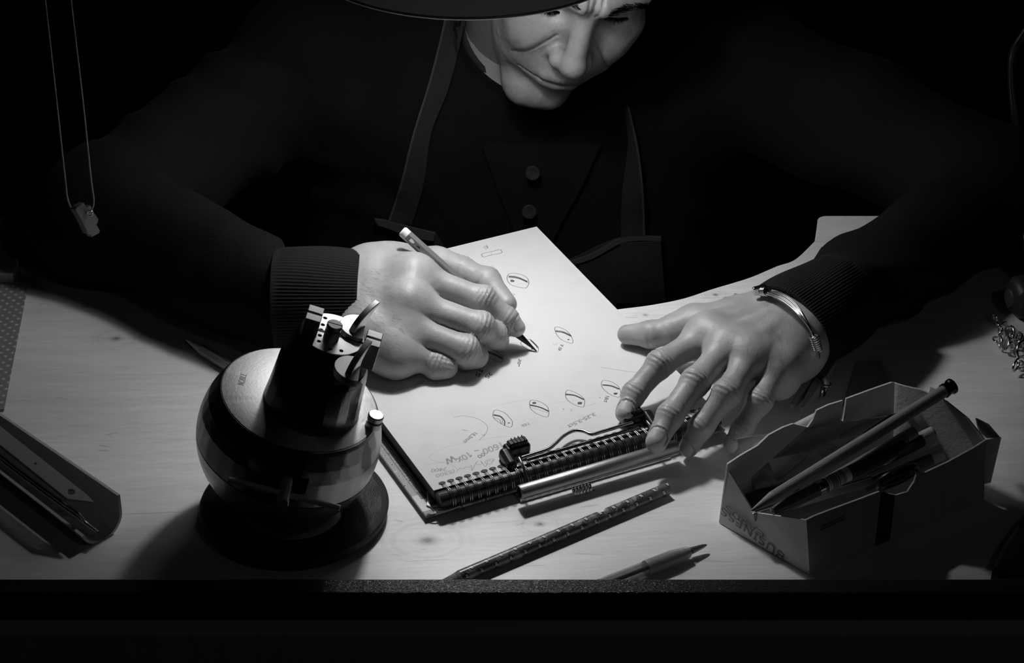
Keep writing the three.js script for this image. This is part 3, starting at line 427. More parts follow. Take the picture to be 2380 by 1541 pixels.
// ---------- the man: body joints, hands ----------
const SK = {};   // shared joints
function fingerSDF(F) {   // F: joints J[0..3] (knuckle .. tip), radii r[0..3], dorsal hint, nail
  const J = F.J, seg = [], a = [], S = F.scale ?? 1;
  for (let i = 0; i < 3; i++) { a.push(J[i + 1].clone().sub(J[i]).normalize()); seg.push(cap(J[i], J[i + 1], F.r[i], F.r[i + 1])); }
  const dor = (i, ax) => { const d = F.up.clone(); d.addScaledVector(ax, -d.dot(ax)); return d.normalize(); };
  const joints = [1, 2].map((i) => { const ax = a[i - 1].clone().add(a[i]).normalize(); return { p: J[i], ax, n: dor(i, ax), r: F.r[i], amp: i === 1 ? 1 : 0.7, w: i === 1 ? 0.0062 : 0.0042 }; });
  const na = a[2], nn = dor(2, na), nb = na.clone().cross(nn), nc = J[3].clone().addScaledVector(na, F.r[3] * 0.16), nl = F.r[3] * 1.1, nw = F.r[3] * 0.84;
  F.nailAt = (x, y, z) => {
    const qx = x - nc.x, qy = y - nc.y, qz = z - nc.z, w = qx * nn.x + qy * nn.y + qz * nn.z; if (F.noNail || w < F.r[3] * 0.25) return 1;
    const u = qx * na.x + qy * na.y + qz * na.z, v = qx * nb.x + qy * nb.y + qz * nb.z, rr = nw * 0.75;
    const eu = Math.abs(u) - nl + rr, ev = Math.abs(v) - nw + rr; return Math.hypot(Math.max(eu, 0), Math.max(ev, 0)) + Math.min(Math.max(eu, ev), 0) - rr;
  };
  return (x, y, z) => {
    let d = smin(smin(capD(x, y, z, seg[0]), capD(x, y, z, seg[1]), 0.004), capD(x, y, z, seg[2]), 0.0035);
    if (d > 0.012) return d;
    for (const j of joints) {
      const qx = x - j.p.x, qy = y - j.p.y, qz = z - j.p.z, s = qx * j.ax.x + qy * j.ax.y + qz * j.ax.z; if (Math.abs(s) > 0.016) continue;
      const ox = qx - j.ax.x * s, oy = qy - j.ax.y * s, oz = qz - j.ax.z * s, l = Math.hypot(ox, oy, oz) || 1, w = (ox * j.n.x + oy * j.n.y + oz * j.n.z) / l;
      d -= 0.0007 * j.amp * gauss(s, 0.007);
      if (w > 0) { const wob = 1.6 * vnoise(x * 260, y * 260, z * 260) + 2.4 * vnoise(x * 90, y * 90, z * 90); const wr = Math.sin(s * 6.283 / 0.0031 + wob); d += 0.00042 * j.amp * w * gauss(s, j.w) * (wr < 0 ? wr * 0.6 : Math.pow(wr, 3)); d -= 0.0005 * j.amp * w * gauss(Math.hypot(s, (1 - w) * 0.012), 0.0045); }
      else d += 0.0006 * gauss(s, 0.0016) * -w;
    }
    const e = F.nailAt(x, y, z);
    if (e < 0.002) d += 0.00042 * gauss(e, 0.00042) - (e < 0 ? 0.00012 : 0) + (e < 0 ? 0 : -0.0004 * gauss(e - 0.0011, 0.0008));
    return d;
  };
}
function handSDF(H) {
  const fs = H.fingers.map(fingerSDF), palm = H.palm, veins = H.veins || [];
  return (x, y, z) => {
    let d = 1; for (const c of palm) d = smin(d, capD(x, y, z, c), 0.013);
    let v = 1; for (const c of veins) v = Math.min(v, capD(x, y, z, c)); d = smin(d, v, 0.006);
    let out = d; const base = d; 
    for (let i = 0; i < fs.length; i++) { const k = H.fingers[i].k ?? 0.0085, q = fs[i](x, y, z); if (q < base + k) out = Math.min(out, smin(base, q, k)); }
    if (Math.abs(out) < 0.004) out += 0.0001 * (vnoise(x * 420, y * 420, z * 420) - 0.5) + 0.0004 * (vnoise(x * 120, y * 120, z * 120) - 0.5);
    return out;
  };
}
const boundsOf = (caps, m) => { const lo = [1e9, 1e9, 1e9], hi = [-1e9, -1e9, -1e9]; for (const c of caps) for (let i = 0; i < 3; i++) { const R = Math.max(c[6], c[7]) + m; lo[i] = Math.min(lo[i], c[i] - R, c[i + 3] - R); hi[i] = Math.max(hi[i], c[i] + R, c[i + 3] + R); } return [lo, hi]; };
const J4 = (l) => l.map(([x, y, h]) => at(x, y, h));
function makeHand(H, cell) {
  const f = handSDF(H), caps = [...H.palm]; for (const F of H.fingers) for (let i = 0; i < 3; i++) caps.push(cap(F.J[i], F.J[i + 1], F.r[i], F.r[i + 1]));
  const [lo, hi] = boundsOf(caps, 0.004);
  H.f = f;
  return meshSDF(f, lo, hi, cell, (x, y, z, nx, ny, nz) => {
    let e = 1; for (const F of H.fingers) e = Math.min(e, F.nailAt(x, y, z));
    const m = 0.9 + 0.2 * vnoise(x * 150, y * 150, z * 150) - 0.1 * sstep(0.5, 0.8, fbm(x * 60, y * 60, z * 60, 3));
    return (e < 0 ? 1.42 : e < 0.0009 ? 0.8 : 1) * m;
  });
}
// left hand, spread on the notebook and the clip
const LH = (() => {
  const wr = at(1846, 752, 0.04), wT = at(1808, 730, 0.04), wL = at(1850, 800, 0.037), el = at(1925, 698, 0.035);
  const idx = J4([[1646, 778, 0.046], [1534, 846, 0.040], [1474, 914, 0.028], [1453, 961, 0.0215]]), mid = J4([[1690, 806, 0.048], [1616, 888, 0.043], [1557, 967, 0.032], [1525, 1027, 0.0235]]);
  const rin = J4([[1748, 824, 0.0485], [1690, 914, 0.041], [1631, 990, 0.0245], [1601, 1040, 0.0085]]), lit = J4([[1814, 850, 0.0435], [1766, 931, 0.0335], [1725, 997, 0.018], [1701, 1034, 0.0072]]);
  const thb = J4([[1615, 752, 0.033], [1560, 769, 0.029], [1512, 778, 0.026], [1458, 777, 0.0228]]);
  const up = V(0, 1, 0.15).normalize();
  const fingers = [{ J: idx, r: [0.009, 0.008, 0.007, 0.0061], up: V(-0.1, 1, 0.3) }, { J: mid, r: [0.009, 0.0083, 0.0076, 0.0069], up: V(0, 1, 0.3) }, { J: rin, r: [0.0088, 0.0079, 0.007, 0.0062], up: V(0.1, 1, 0.3) }, { J: lit, r: [0.0084, 0.007, 0.0062, 0.0055], up: V(0.25, 1, 0.3) }, { J: thb, r: [0.0098, 0.0084, 0.0082, 0.0066], up: V(0.2, 0.25, -1), k: 0.014, noNail: true }];
  const cmc = at(1712, 750, 0.036), palm = [cap(wT, idx[0], 0.0165, 0.0105), cap(wr, mid[0], 0.017, 0.0105), cap(wr, rin[0], 0.0165, 0.0102), cap(wL, lit[0], 0.0165, 0.0098), cap(wT, cmc, 0.015, 0.0125), cap(cmc, thb[0], 0.0125, 0.0102), cap(cmc, idx[0], 0.012, 0.0085), cap(at(1850, 832, 0.029), at(1808, 880, 0.031), 0.0155, 0.0105), cap(wT, el, 0.0165, 0.016), cap(wL, at(1925, 722, 0.034), 0.0165, 0.015)];
  const low = (p, d) => p.clone().add(V(0, d, 0));
  palm.push(cap(low(idx[0], -0.012), low(lit[0], -0.012), 0.009, 0.009), cap(low(mid[0], 0.0012), low(mid[0], 0.0016), 0.0102), cap(low(idx[0], 0.001), low(idx[0], 0.0013), 0.0104), cap(low(rin[0], 0.0008), low(rin[0], 0.001), 0.01));
  const ten = (a, b, o = 0.0115) => cap(low(a, 0.0092), low(a.clone().lerp(b, 0.6), 0.0128), 0.0014, 0.0016);
  return { fingers, palm, veins: [ten(idx[0], wr), ten(mid[0], wr), ten(rin[0], wr)], wr, wT, wL, el };
})();
// right hand, holding the pencil
const RH = (() => {
  const idx = J4([[962, 642, 0.060], [1122, 697, 0.0485], [1177, 741, 0.0365], [1199, 762, 0.0305]]), mid = J4([[950, 702, 0.053], [1116, 759, 0.041], [1148, 778, 0.031], [1160, 792, 0.0235]]);
  const rin = J4([[938, 757, 0.043], [1082, 812, 0.032], [1104, 827, 0.024], [1085, 836, 0.0225]]), lit = J4([[915, 806, 0.034], [1016, 846, 0.0232], [1036, 854, 0.022], [1012, 858, 0.0215]]);
  const thb = J4([[1012, 618, 0.045], [1072, 632, 0.0425], [1130, 655, 0.040], [1176, 707, 0.0335]]);
  const wT = at(868, 642, 0.048), wr = at(858, 670, 0.046), wL = at(850, 735, 0.038), el = at(715, 695, 0.045);
  const fingers = [{ J: idx, r: [0.0095, 0.0084, 0.0072, 0.0062], up: V(0.35, 1, 0.25) }, { J: mid, r: [0.0096, 0.0089, 0.0078, 0.0068], up: V(0.4, 1, 0.5), noNail: true }, { J: rin, r: [0.0093, 0.0085, 0.0075, 0.0066], up: V(0.5, 0.8, 0.6), noNail: true }, { J: lit, r: [0.0088, 0.0075, 0.0065, 0.006], up: V(0.5, 0.7, 0.6), noNail: true }, { J: thb, r: [0.0105, 0.0092, 0.0092, 0.0072], up: V(0.6, 0.3, -1), k: 0.012, noNail: true }];
  const cmc = at(925, 632, 0.047), palm = [cap(wT, idx[0], 0.0165, 0.012), cap(wr, mid[0], 0.0175, 0.012), cap(wr, rin[0], 0.0175, 0.0118), cap(wL, lit[0], 0.0185, 0.0115), cap(wT, cmc, 0.0165, 0.0155), cap(cmc, thb[0], 0.0155, 0.011), cap(cmc, idx[0], 0.013, 0.009), cap(at(855, 788, 0.034), at(925, 832, 0.0295), 0.0185, 0.0125), cap(wT, el, 0.0185, 0.017), cap(wL, at(735, 712, 0.042), 0.017, 0.015)];
  const low = (p, d) => p.clone().add(V(0, d, 0));
  palm.push(cap(low(idx[0], -0.014), low(lit[0], -0.008), 0.012, 0.01), cap(low(mid[0], 0.001), low(mid[0], 0.0015), 0.0118), cap(low(idx[0], 0.0), low(idx[0], 0.0005), 0.0108));
  return { fingers, palm, veins: [], wr, wT, wL, el };
})();
const handGeoL = makeHand(LH, 0.0011), handGeoR = makeHand(RH, 0.0011);

// ---------- the man: head, body, clothes ----------
const HS = 0.86e-3, headM = new THREE.Matrix4().makeBasis(V(0.956, -0.247, -0.161), V(0.289, 0.894, 0.344), V(0.059, -0.375, 0.925)); headM.setPosition(0.0494, 0.157, -0.283);
const hp = (x, y, z) => V(x, y, z).multiplyScalar(HS).applyMatrix4(headM);
const headInv = (() => { const e = headM.elements; return { e, t: [e[12], e[13], e[14]] }; })();
const seg2 = (x, y, ax, ay, bx, by) => { const dx = bx - ax, dy = by - ay, t = clamp(((x - ax) * dx + (y - ay) * dy) / (dx * dx + dy * dy)); return Math.hypot(x - ax - dx * t, y - ay - dy * t); };
function headSDFmm(x, y, z) {     // millimetres, y up, z out of the face, eyes at y = 0
  const ax = Math.abs(x);
  let d = ellD(x, y, z, [0, 30, -8, 72, 84, 92]);
  d = smin(d, ellD(x, y, z, [0, -36, 22, 57, 74, 60]), 30);
  const cx = x + 7 * sstep(-62, -112, y), cax = Math.abs(cx);
  d = smin(d, capD(cax, y, z, [51, -40, 0, 17, -110, 54, 14, 15]), 24);
  d = smin(d, capD(cax, y, z, [0, -114, 68, 11, -115, 67, 15.5, 15]), 18);
  d = smin(d, ellD(ax, y, z, [44, -24, 54, 19, 16, 18]), 18);
  d = smin(d, ellD(ax, y, z, [38, -62, 44, 15, 30, 24]), 22);                                   // cheekbone
  d = smin(d, ellD(ax, y, z, [33, -42, 64, 17, 17, 15]), 18);                                   // cheek over the fold
  d = smin(d, capD(ax, y, z, [9, 20, 86, 46, 21, 66, 9.5, 8.5]), 10);                               // brow
  d = smin(d, ellD(x, y, z, [0, -70, 60, 37, 24, 29]), 14);                             // muzzle
  const ye = y + 4 * sstep(8, -8, x);
  d = smax(d, -ellD(ax, ye, z, [28, 0.5, 91, 18, 14, 27.5]), 7);                                  // sockets
  d = smin(d, ellD(ax, ye, z, [28, -0.5, 58, 14.5, 13, 14]), 4);                                // lidded eyeball
  if (z > 40) d += 1.1 * gauss(seg2(ax, ye, 16, -4, 40, -4.5), 1.5) + 0.7 * gauss(seg2(ax, ye, 17, 7, 39, 7), 1.6);
  let n = capD(x, y, z, [0, 8, 80, 0, -36, 100, 8, 10]);
  n = smin(n, ellD(x, y, z, [0, -41, 101, 11.5, 10, 11.5]), 7);
  n = smin(n, ellD(ax, y, z, [12.5, -44, 91, 7.5, 8, 10]), 5);
  n = smin(n, capD(x, y, z, [0, -50, 96, 0, -54, 88, 4, 4]), 4);
  d = smin(d, n, 9);
  d = smax(d, -ellD(ax, y, z, [6.2, -52, 96, 3, 5, 6]), 2.5);                                   // nostrils
  d += 1.2 * gauss(capD(ax, y, z, [20.5, -40, 90, 20, -50, 88, 0, 0]), 2.4);                    // wing crease
  // lips
  let l = Math.min(capD(ax, y, z, [2, -70.5, 90, 14, -71.5, 87, 4.2, 4]), capD(ax, y, z, [14, -72, 86, 27, -77.5, 73, 3.2, 1]));
  l = smin(l, Math.min(capD(ax, y, z, [0, -81, 87.5, 13, -80.5, 85, 5.2, 4.8]), capD(ax, y, z, [13, -81.5, 84, 25, -80.5, 73, 4, 1])), 2);
  d = smin(d, l, 8);
  if (z > 40) { const mth = Math.min(seg2(ax, y, 0, -75.8, 15, -75.4), seg2(ax, y, 15, -76, 33, -79.5)); d += 1.9 * gauss(mth, 1.35);
  const fold = seg2(ax, y, 17, -27, 44, -66), up = seg2(ax, y, 21, -22, 47, -58); d += (1.7 * gauss(fold, 1.5) - 0.8 * gauss(up, 5)) * sstep(48, 36, ax) + 0.5 * gauss(seg2(ax, y, 24, -40, 38, -62), 7);
  d += 1.8 * gauss(seg2(ax, y, 0, -92, 15, -91), 4.2) + 1.1 * gauss(seg2(ax, y, 5, 12, 6, 30), 1.5); }
  // ears
  d = smin(d, Math.max(ellD(ax, y, z, [75, -8, -10, 9, 31, 19]), -ellD(ax, y, z, [82, -6, -6, 7, 20, 11])), 5);
  if (Math.abs(d) < 5) d += 0.5 * (vnoise(x * 0.18, y * 0.18, z * 0.18) - 0.5) + 0.22 * (vnoise(x * 0.9, y * 0.9, z * 0.9) - 0.5);
  return d;
}
const neckA = hp(0, -50, -28), neckB = V(0.012, 0.045, -0.385), chestT = V(0.006, -0.02, -0.4);
const headSDF = (x, y, z) => {
  const { e, t } = headInv, px = x - t[0], py = y - t[1], pz = z - t[2];
  return headSDFmm((px * e[0] + py * e[1] + pz * e[2]) / HS, (px * e[4] + py * e[5] + pz * e[6]) / HS, (px * e[8] + py * e[9] + pz * e[10]) / HS) * HS;
};
const neckCaps = [cap(neckA, neckB, 0.048, 0.05), cap(hp(0, -80, 20), V(0.02, 0.045, -0.36), 0.026, 0.03)];
const shL = V(-0.165, 0.0, -0.40), shR = V(0.18, 0.0, -0.40), elL = at(232, 505, 0.034), elR = at(2345, 455, 0.034), hipL = V(-0.085, -0.46, -0.35), hipR = V(0.095, -0.46, -0.35);
const torsoCaps = (g) => [cap(V(-0.075, -0.05, -0.39), hipL, 0.088 + g, 0.09 + g), cap(V(0.085, -0.05, -0.39), hipR, 0.088 + g, 0.09 + g), cap(V(0.005, -0.03, -0.385), V(0.005, -0.46, -0.35), 0.085 + g, 0.09 + g), cap(shL, chestT, 0.055 + g, 0.07 + g), cap(shR, chestT, 0.055 + g, 0.07 + g), cap(chestT, neckB, 0.06 + g, 0.048 + g)];
const armCaps = (g) => [cap(shL, elL, 0.05 + g, 0.036 + g), cap(shR, elR, 0.05 + g, 0.036 + g), cap(elL, at(655, 690, 0.036), 0.033 + g, 0.0275 + g), cap(elR, at(1972, 676, 0.031), 0.029 + g, 0.0225 + g)];
const skin = new THREE.MeshPhysicalMaterial({ color: grey(0.36), roughness: 0.46, vertexColors: true, bumpMap: rep(skinBump, 20, 20), bumpScale: 0.00009 });
const man = thing('person', 'man in dark sweatshirt and apron leaning over the bench, looking down and drawing', 'person', V(0, 0, 0));
{
  const nk = (x, y, z) => smin(headSDF(x, y, z), Math.min(capD(x, y, z, neckCaps[0]), capD(x, y, z, neckCaps[1])), 0.022);
  const c0 = headM.elements, lo = [c0[12] - 0.13, c0[13] - 0.14, c0[14] - 0.15], hi = [c0[12] + 0.13, c0[13] + 0.14, c0[14] + 0.13];
  const lipTone = (x, y, z) => { const { e, t } = headInv, px = x - t[0], py = y - t[1], pz = z - t[2], X = (px * e[0] + py * e[1] + pz * e[2]) / HS, Y = (px * e[4] + py * e[5] + pz * e[6]) / HS, Z = (px * e[8] + py * e[9] + pz * e[10]) / HS;
    const lip = Z > 70 ? sstep(1, -1, Math.hypot(X / 27, (Y + 76.5) / 9) * 4 - 4) : 0, beard = Z > 10 && Y < -45 ? 0.16 * sstep(-48, -62, Y) * (0.5 + 0.5 * vnoise(X * 2.2, Y * 2.2, Z * 2.2)) : 0;
    return (0.95 + 0.16 * (fbm(X * 0.12, Y * 0.12, Z * 0.12, 3) - 0.5) - 0.12 * sstep(0.72, 0.8, vnoise(X * 0.7, Y * 0.7, Z * 0.7))) * (1 - 0.22 * lip - beard); };
  const headGeo = meshSDF(nk, lo, hi, 0.0014, lipTone);
  const body0 = [...torsoCaps(-0.012), ...armCaps(-0.012)], [l2, h2] = boundsOf(body0, 0.01);
  const bodyGeo = meshSDF((x, y, z) => { let d = 1; for (const c of body0) d = smin(d, capD(x, y, z, c), 0.03); return d; }, l2, h2, 0.014, () => 1);
  const geo = mergeGeometries([headGeo, handGeoL, handGeoR, bodyGeo]);
  mesh('body', geo, skin, man);
  // hair cap, brows, lashes, hair on the backs of the hands
  const hairM = M(0.02, 0.6);
  const hairF = (x, y, z) => { const { e, t } = headInv, px = x - t[0], py = y - t[1], pz = z - t[2], X = (px * e[0] + py * e[1] + pz * e[2]) / HS, Y = (px * e[4] + py * e[5] + pz * e[6]) / HS, Z = (px * e[8] + py * e[9] + pz * e[10]) / HS;
    const n = 2.5 * (vnoise(X * 0.25, Y * 0.25, Z * 0.25) - 0.5); return smax(ellD(X, Y, Z, [0, 31, -9, 79, 90, 98]) + n, Math.max(Z * 0.75 - Y + 18 + (Z < 0 ? Z * 0.6 : 0), -Y - 45), 8) * HS; };
  mesh('hair', meshSDF(hairF, [lo[0], lo[1], lo[2]], [hi[0], hi[1] + 0.02, hi[2]], 0.004), M(0.03, 0.6, 0, { bumpMap: rep(skinBump, 20, 20), bumpScale: 0.001 }), man);
  const R = rng(77), fur = (count, put) => { const P = [], N = []; for (let i = 0; i < count; i++) { const [o, d, n, len, w] = put(i), s = d.clone().cross(n).normalize(), mid = o.clone().addScaledVector(d, len * 0.55).addScaledVector(n, len * 0.16), tip = o.clone().addScaledVector(d, len).addScaledVector(n, len * (0.02 + 0.2 * R()));
    const q = [[o.clone().addScaledVector(s, w), o.clone().addScaledVector(s, -w), mid.clone().addScaledVector(s, w * 0.7)], [mid.clone().addScaledVector(s, w * 0.7), o.clone().addScaledVector(s, -w), mid.clone().addScaledVector(s, -w * 0.7)], [mid.clone().addScaledVector(s, w * 0.7), mid.clone().addScaledVector(s, -w * 0.7), tip]];
    for (const t of q) for (const v of t) { P.push(v.x, v.y, v.z); N.push(n.x, n.y, n.z); } }
    const g = new THREE.BufferGeometry(); g.setAttribute('position', new THREE.Float32BufferAttribute(P, 3)); g.setAttribute('normal', new THREE.Float32BufferAttribute(N, 3)); g.setAttribute('uv', new THREE.Float32BufferAttribute(new Float32Array(P.length / 3 * 2), 2)); return g; };
  const onFace = (x, y, z0) => { let z = z0; for (let i = 0; i < 40; i++) { const d = headSDFmm(x, y, z); z -= d; if (Math.abs(d) < 0.1) break; } return z; };
  const dir = (x, y, z) => V(x, y, z).transformDirection(headM);
  for (const s of [-1, 1]) {
    const brow = mesh('eyebrow', fur(190, () => { const u = R(), x = s * lerp(12, 50, u), y = 21 + 5 * Math.sin(u * 2.6) - 4 * u * u * 1.4 + (R() - 0.5) * 7 * (1 - 0.6 * u), z = onFace(x, y, 95) + 0.2; return [hp(x, y, z), dir(s * (0.5 + u), 0.5 - 0.9 * u + 0.3 * (R() - 0.5), -0.25 * u), dir(0, 0.2, 1), 0.006 + 0.004 * R(), 0.00014]; }), hairM, man); brow.userData.kind = 'stuff';
    const lash = mesh('eyelashes', fur(110, (i) => { const u = clamp((i + R() * 1.6 - 0.8) / 110), x = s * lerp(16, 41, u), y = (s < 0 ? -8.5 : -4.5) - 1.2 * Math.sin(u * 3.14), z = onFace(x, y, 90) - 0.3; return [hp(x, y, z), dir(s * (u - 0.35) * 0.9, -0.75, 0.75), dir(0, 0.6, 0.8), 0.0035 + 0.0028 * Math.sin(u * 3) * R(), 0.00016]; }), hairM, man); lash.userData.kind = 'stuff';
  }
  for (const [H, geoH, dv, cnt, test] of [[LH, handGeoL, V(-0.25, 0, 0.9), 900, (p) => { const s = px2(p); return s[0] + s[1] * 0.55 > 2060 + 190 * R() && s[0] < 1925; }], [RH, handGeoR, V(0.75, 0, 0.65), 900, (p) => { const s = px2(p); return s[0] < 860 + 110 * R() && s[1] > 610 + 40 * R(); }]]) {
    const p = geoH.attributes.position, nn = geoH.attributes.normal, f = mesh('hand_hair', fur(cnt, () => { for (let k = 0; k < 60; k++) { const i = Math.floor(R() * p.count), o = V(p.getX(i), p.getY(i), p.getZ(i)), n = V(nn.getX(i), nn.getY(i), nn.getZ(i)); if (n.y < 0.25 || !test(o) || R() > 0.25 + fbm(o.x * 70, o.z * 70, 3, 2)) continue; const d = dv.clone().add(V(R() - 0.5, 0, R() - 0.5).multiplyScalar(0.7)); d.addScaledVector(n, -d.dot(n)).normalize(); return [o, d, n, 0.003 + 0.004 * R(), 0.00003]; } return [V(0.16, 0.04, 0.06), V(1, 0, 0), V(0, 1, 0), 0.0001, 0.00001]; }), M(0.1, 0.5), man); f.userData.kind = 'stuff';
  }
}
function px2(p) { const v = p.clone().sub(EYE), z = v.dot(FW); return [1190 + FOCAL * v.x / z, 770.5 - FOCAL * v.dot(UPV) / z]; }
{
  const cloth = M(0.0062, 0.9, 0, { specularIntensity: 0.35, sheen: 0.05, sheenRoughness: 0.6, sheenColor: grey(0.25), bumpMap: rep(clothBump, 26, 26), bumpScale: 0.0003 });
  const tc = torsoCaps(0.006), ac = armCaps(0.007), all = [...tc, ...ac], [lo, hi] = boundsOf(all, 0.015);
  const hole = [cap(neckB.clone().add(V(0, 0.012, 0)), hp(0, -60, 0), 0.058, 0.1)];
  const cutR = { p: at(652, 702, 0.045), n: at(740, 701, 0.045).sub(at(652, 702, 0.045)).normalize() }, cutL = { p: at(1948, 684, 0.042), n: at(1850, 748, 0.04).sub(at(1948, 684, 0.042)).normalize() };
  const clothF = (x, y, z) => {
    let d = 1; for (const c of tc) d = smin(d, capD(x, y, z, c), 0.05); let a = 1; for (const c of ac) a = smin(a, capD(x, y, z, c), 0.03); d = smin(d, a, 0.035);
    if (d < 0.03) {
      const q = vnoise(x * 9, y * 9, z * 9) * 6; d += 0.007 * (fbm(x * 14 + q * 0.3, y * 9, z * 14, 3) - 0.5) * 2;
      const fold = Math.sin((x * 22 + y * 46 - z * 30) + q); d -= 0.0035 * Math.pow(Math.abs(fold), 3) * sstep(0.02, 0.2, Math.abs(x));
    }
    d = smax(d, -capD(x, y, z, hole[0]), 0.012);
    if (z > -0.15 && x < 0 && x > -0.28) d = Math.max(d, (x - cutR.p.x) * cutR.n.x + (y - cutR.p.y) * cutR.n.y + (z - cutR.p.z) * cutR.n.z);
    if (z > -0.13 && x > 0.1 && x < 0.33) d = Math.max(d, (x - cutL.p.x) * cutL.n.x + (y - cutL.p.y) * cutL.n.y + (z - cutL.p.z) * cutL.n.z);
    return z > -0.17 || Math.abs(x - 0.0) > 0.3 ? (z > -0.17 ? Math.max(d, 0.0008 - y) : d) : d;
  };
  mesh('sweatshirt', meshSDF(clothF, lo, hi, 0.005), cloth, man).userData.label = 'dark heavy sweatshirt';
  // ribbed cuffs: a swept tube whose wall carries ribs
  function cuff(a, b, ra, rb, sq, roll, bulge) {
    const U = 400, Vn = 22, P = [], UV = [], I = [], ax = b.clone().sub(a).normalize(), sx = V(0, 1, 0).addScaledVector(ax, -ax.y).normalize(), sz = ax.clone().cross(sx);
    for (let j = 0; j <= Vn; j++) { const v = j / Vn, inn = v > 0.9 ? (v - 0.9) / 0.1 : 0, vv = Math.min(v / 0.9, 1), c = a.clone().lerp(b, vv), r = lerp(ra, rb, vv) * (1 + bulge * Math.sin(vv * 3.14)) - inn * 0.003;
      for (let i = 0; i <= U; i++) { const u = i / U * 6.2832, rib = 0.00042 * Math.sin(i * 6.2832 / 4) * sstep(0.02, 0.1, vv), rr = r + rib + 0.0012 * Math.sin(u * 3 + vv * 4 + roll); const p = c.clone().addScaledVector(sx, Math.cos(u) * rr * sq).addScaledVector(sz, Math.sin(u) * rr); if (p.y < 0.001) p.y = 0.001; P.push(p.x, p.y, p.z); UV.push(i / U, v); } }
    for (let j = 0; j < Vn; j++) for (let i = 0; i < U; i++) { const k = j * (U + 1) + i; I.push(k, k + 1, k + U + 1, k + 1, k + U + 2, k + U + 1); }
    const g = new THREE.BufferGeometry(); g.setAttribute('position', new THREE.Float32BufferAttribute(P, 3)); g.setAttribute('uv', new THREE.Float32BufferAttribute(UV, 2)); g.setIndex(I); g.computeVertexNormals(); return g;
  }
  const cuffM = M(0.012, 0.88, 0, { specularIntensity: 0.4, side: THREE.DoubleSide, sheen: 0.15, sheenRoughness: 0.6, sheenColor: grey(0.3) });
  mesh('cuff', cuff(at(645, 700, 0.0385), at(840, 699, 0.0395), 0.037, 0.0325, 0.98, 0, 0.03), cuffM, man).userData.label = 'ribbed cuff at the drawing hand';
  mesh('cuff', cuff(at(1952, 692, 0.033), at(1824, 772, 0.035), 0.0325, 0.0338, 0.95, 2, 0.03), cuffM, man).userData.label = 'ribbed cuff above the wire bracelet';
  // shirt collar band and placket, buttons
  const front = (x, y) => { let z = -0.1; for (let i = 0; i < 60; i++) { const d = clothF(x, y, z); z = Math.max(z - d * 0.9, -0.42); if (d < 0.0004) break; } return z; };
  const drape = (edgeA, edgeB, off, n = 30, m = 8, noise = 0.0012) => {   // a strip of cloth laid on the front of the sweatshirt between two photo curves
    const A = new THREE.CatmullRomCurve3(edgeA.map(([x, y]) => V(x, y, 0))), B = new THREE.CatmullRomCurve3(edgeB.map(([x, y]) => V(x, y, 0))), P = [], UV = [], I = [], lay = [];
    for (let j = 0; j <= n; j++) for (let i = 0; i <= m; i++) { const p = A.getPoint(j / n).lerp(B.getPoint(j / n), i / m); let z = -0.33, q; for (let k = 0; k < 12; k++) { q = atZ(p.x, p.y, z); z = lerp(z, Math.min(front(q.x, q.y), -0.16), 0.7); } q = atZ(p.x, p.y, z); q.z += off + noise * fbm(p.x * 0.02, p.y * 0.02, off * 900, 2); lay.push(q); UV.push(p.x / 500, p.y / 500); }
    for (const dz of [0, -0.0022]) for (const q of lay) P.push(q.x, q.y, q.z + dz);
    const k0 = (m + 1) * (n + 1), quad = (a, b, c, d) => I.push(a, b, c, a, c, d);
    for (let j = 0; j < n; j++) for (let i = 0; i < m; i++) { const k = j * (m + 1) + i; quad(k, k + m + 1, k + m + 2, k + 1); quad(k0 + k, k0 + k + 1, k0 + k + m + 2, k0 + k + m + 1); }
    for (let j = 0; j < n; j++) for (const [i, f] of [[0, 0], [m, 1]]) { const a = j * (m + 1) + i, b = a + m + 1; f ? quad(a, b, b + k0, a + k0) : quad(b, a, a + k0, b + k0); }
    for (let i = 0; i < m; i++) for (const [j, f] of [[0, 1], [n, 0]]) { const a = j * (m + 1) + i, b = a + 1; f ? quad(a, b, b + k0, a + k0) : quad(b, a, a + k0, b + k0); }
    const g = new THREE.BufferGeometry(); g.setAttribute('position', new THREE.Float32BufferAttribute(P, 3)); g.setAttribute('uv', new THREE.Float32BufferAttribute([...UV, ...UV], 2)); g.setIndex(I); g.computeVertexNormals(); return toCreasedNormals(g, 0.9);
  };
  const denim = M(0.026, 0.85, 0, { specularIntensity: 0.4, bumpMap: rep(clothBump, 6, 6), bumpScale: 0.0006 }), hem = M(0.045, 0.8);
  const apron = mesh('apron', drape([[1010, 528], [1060, 600], [1160, 640], [1310, 600], [1440, 545], [1535, 541]], [[1000, 900], [1060, 905], [1160, 905], [1310, 905], [1440, 905], [1545, 900]], 0.006, 50, 24), denim, man); apron.userData.label = 'dark denim work apron';
  mesh('bib_corner', drape([[872, 497], [905, 503], [960, 518], [1012, 530]], [[880, 512], [905, 520], [955, 538], [1008, 548]], 0.008, 16, 3), hem, apron);
  mesh('bib_hem', drape([[1300, 602], [1370, 580], [1440, 543], [1488, 538], [1535, 539]], [[1302, 612], [1375, 589], [1446, 552], [1488, 547], [1536, 548]], 0.0085, 30, 3, 0.0004), hem, apron);
  mesh('shoulder_strap', drape([[1036, 25], [1000, 170], [960, 300], [930, 420], [902, 505]], [[1085, 25], [1045, 190], [1003, 300], [985, 420], [958, 512]], 0.007, 40, 6), denim, apron);
  mesh('shoulder_strap', drape([[1452, 240], [1458, 330], [1446, 430], [1442, 546]], [[1462, 240], [1482, 330], [1494, 430], [1499, 544]], 0.007, 40, 6), denim, apron);
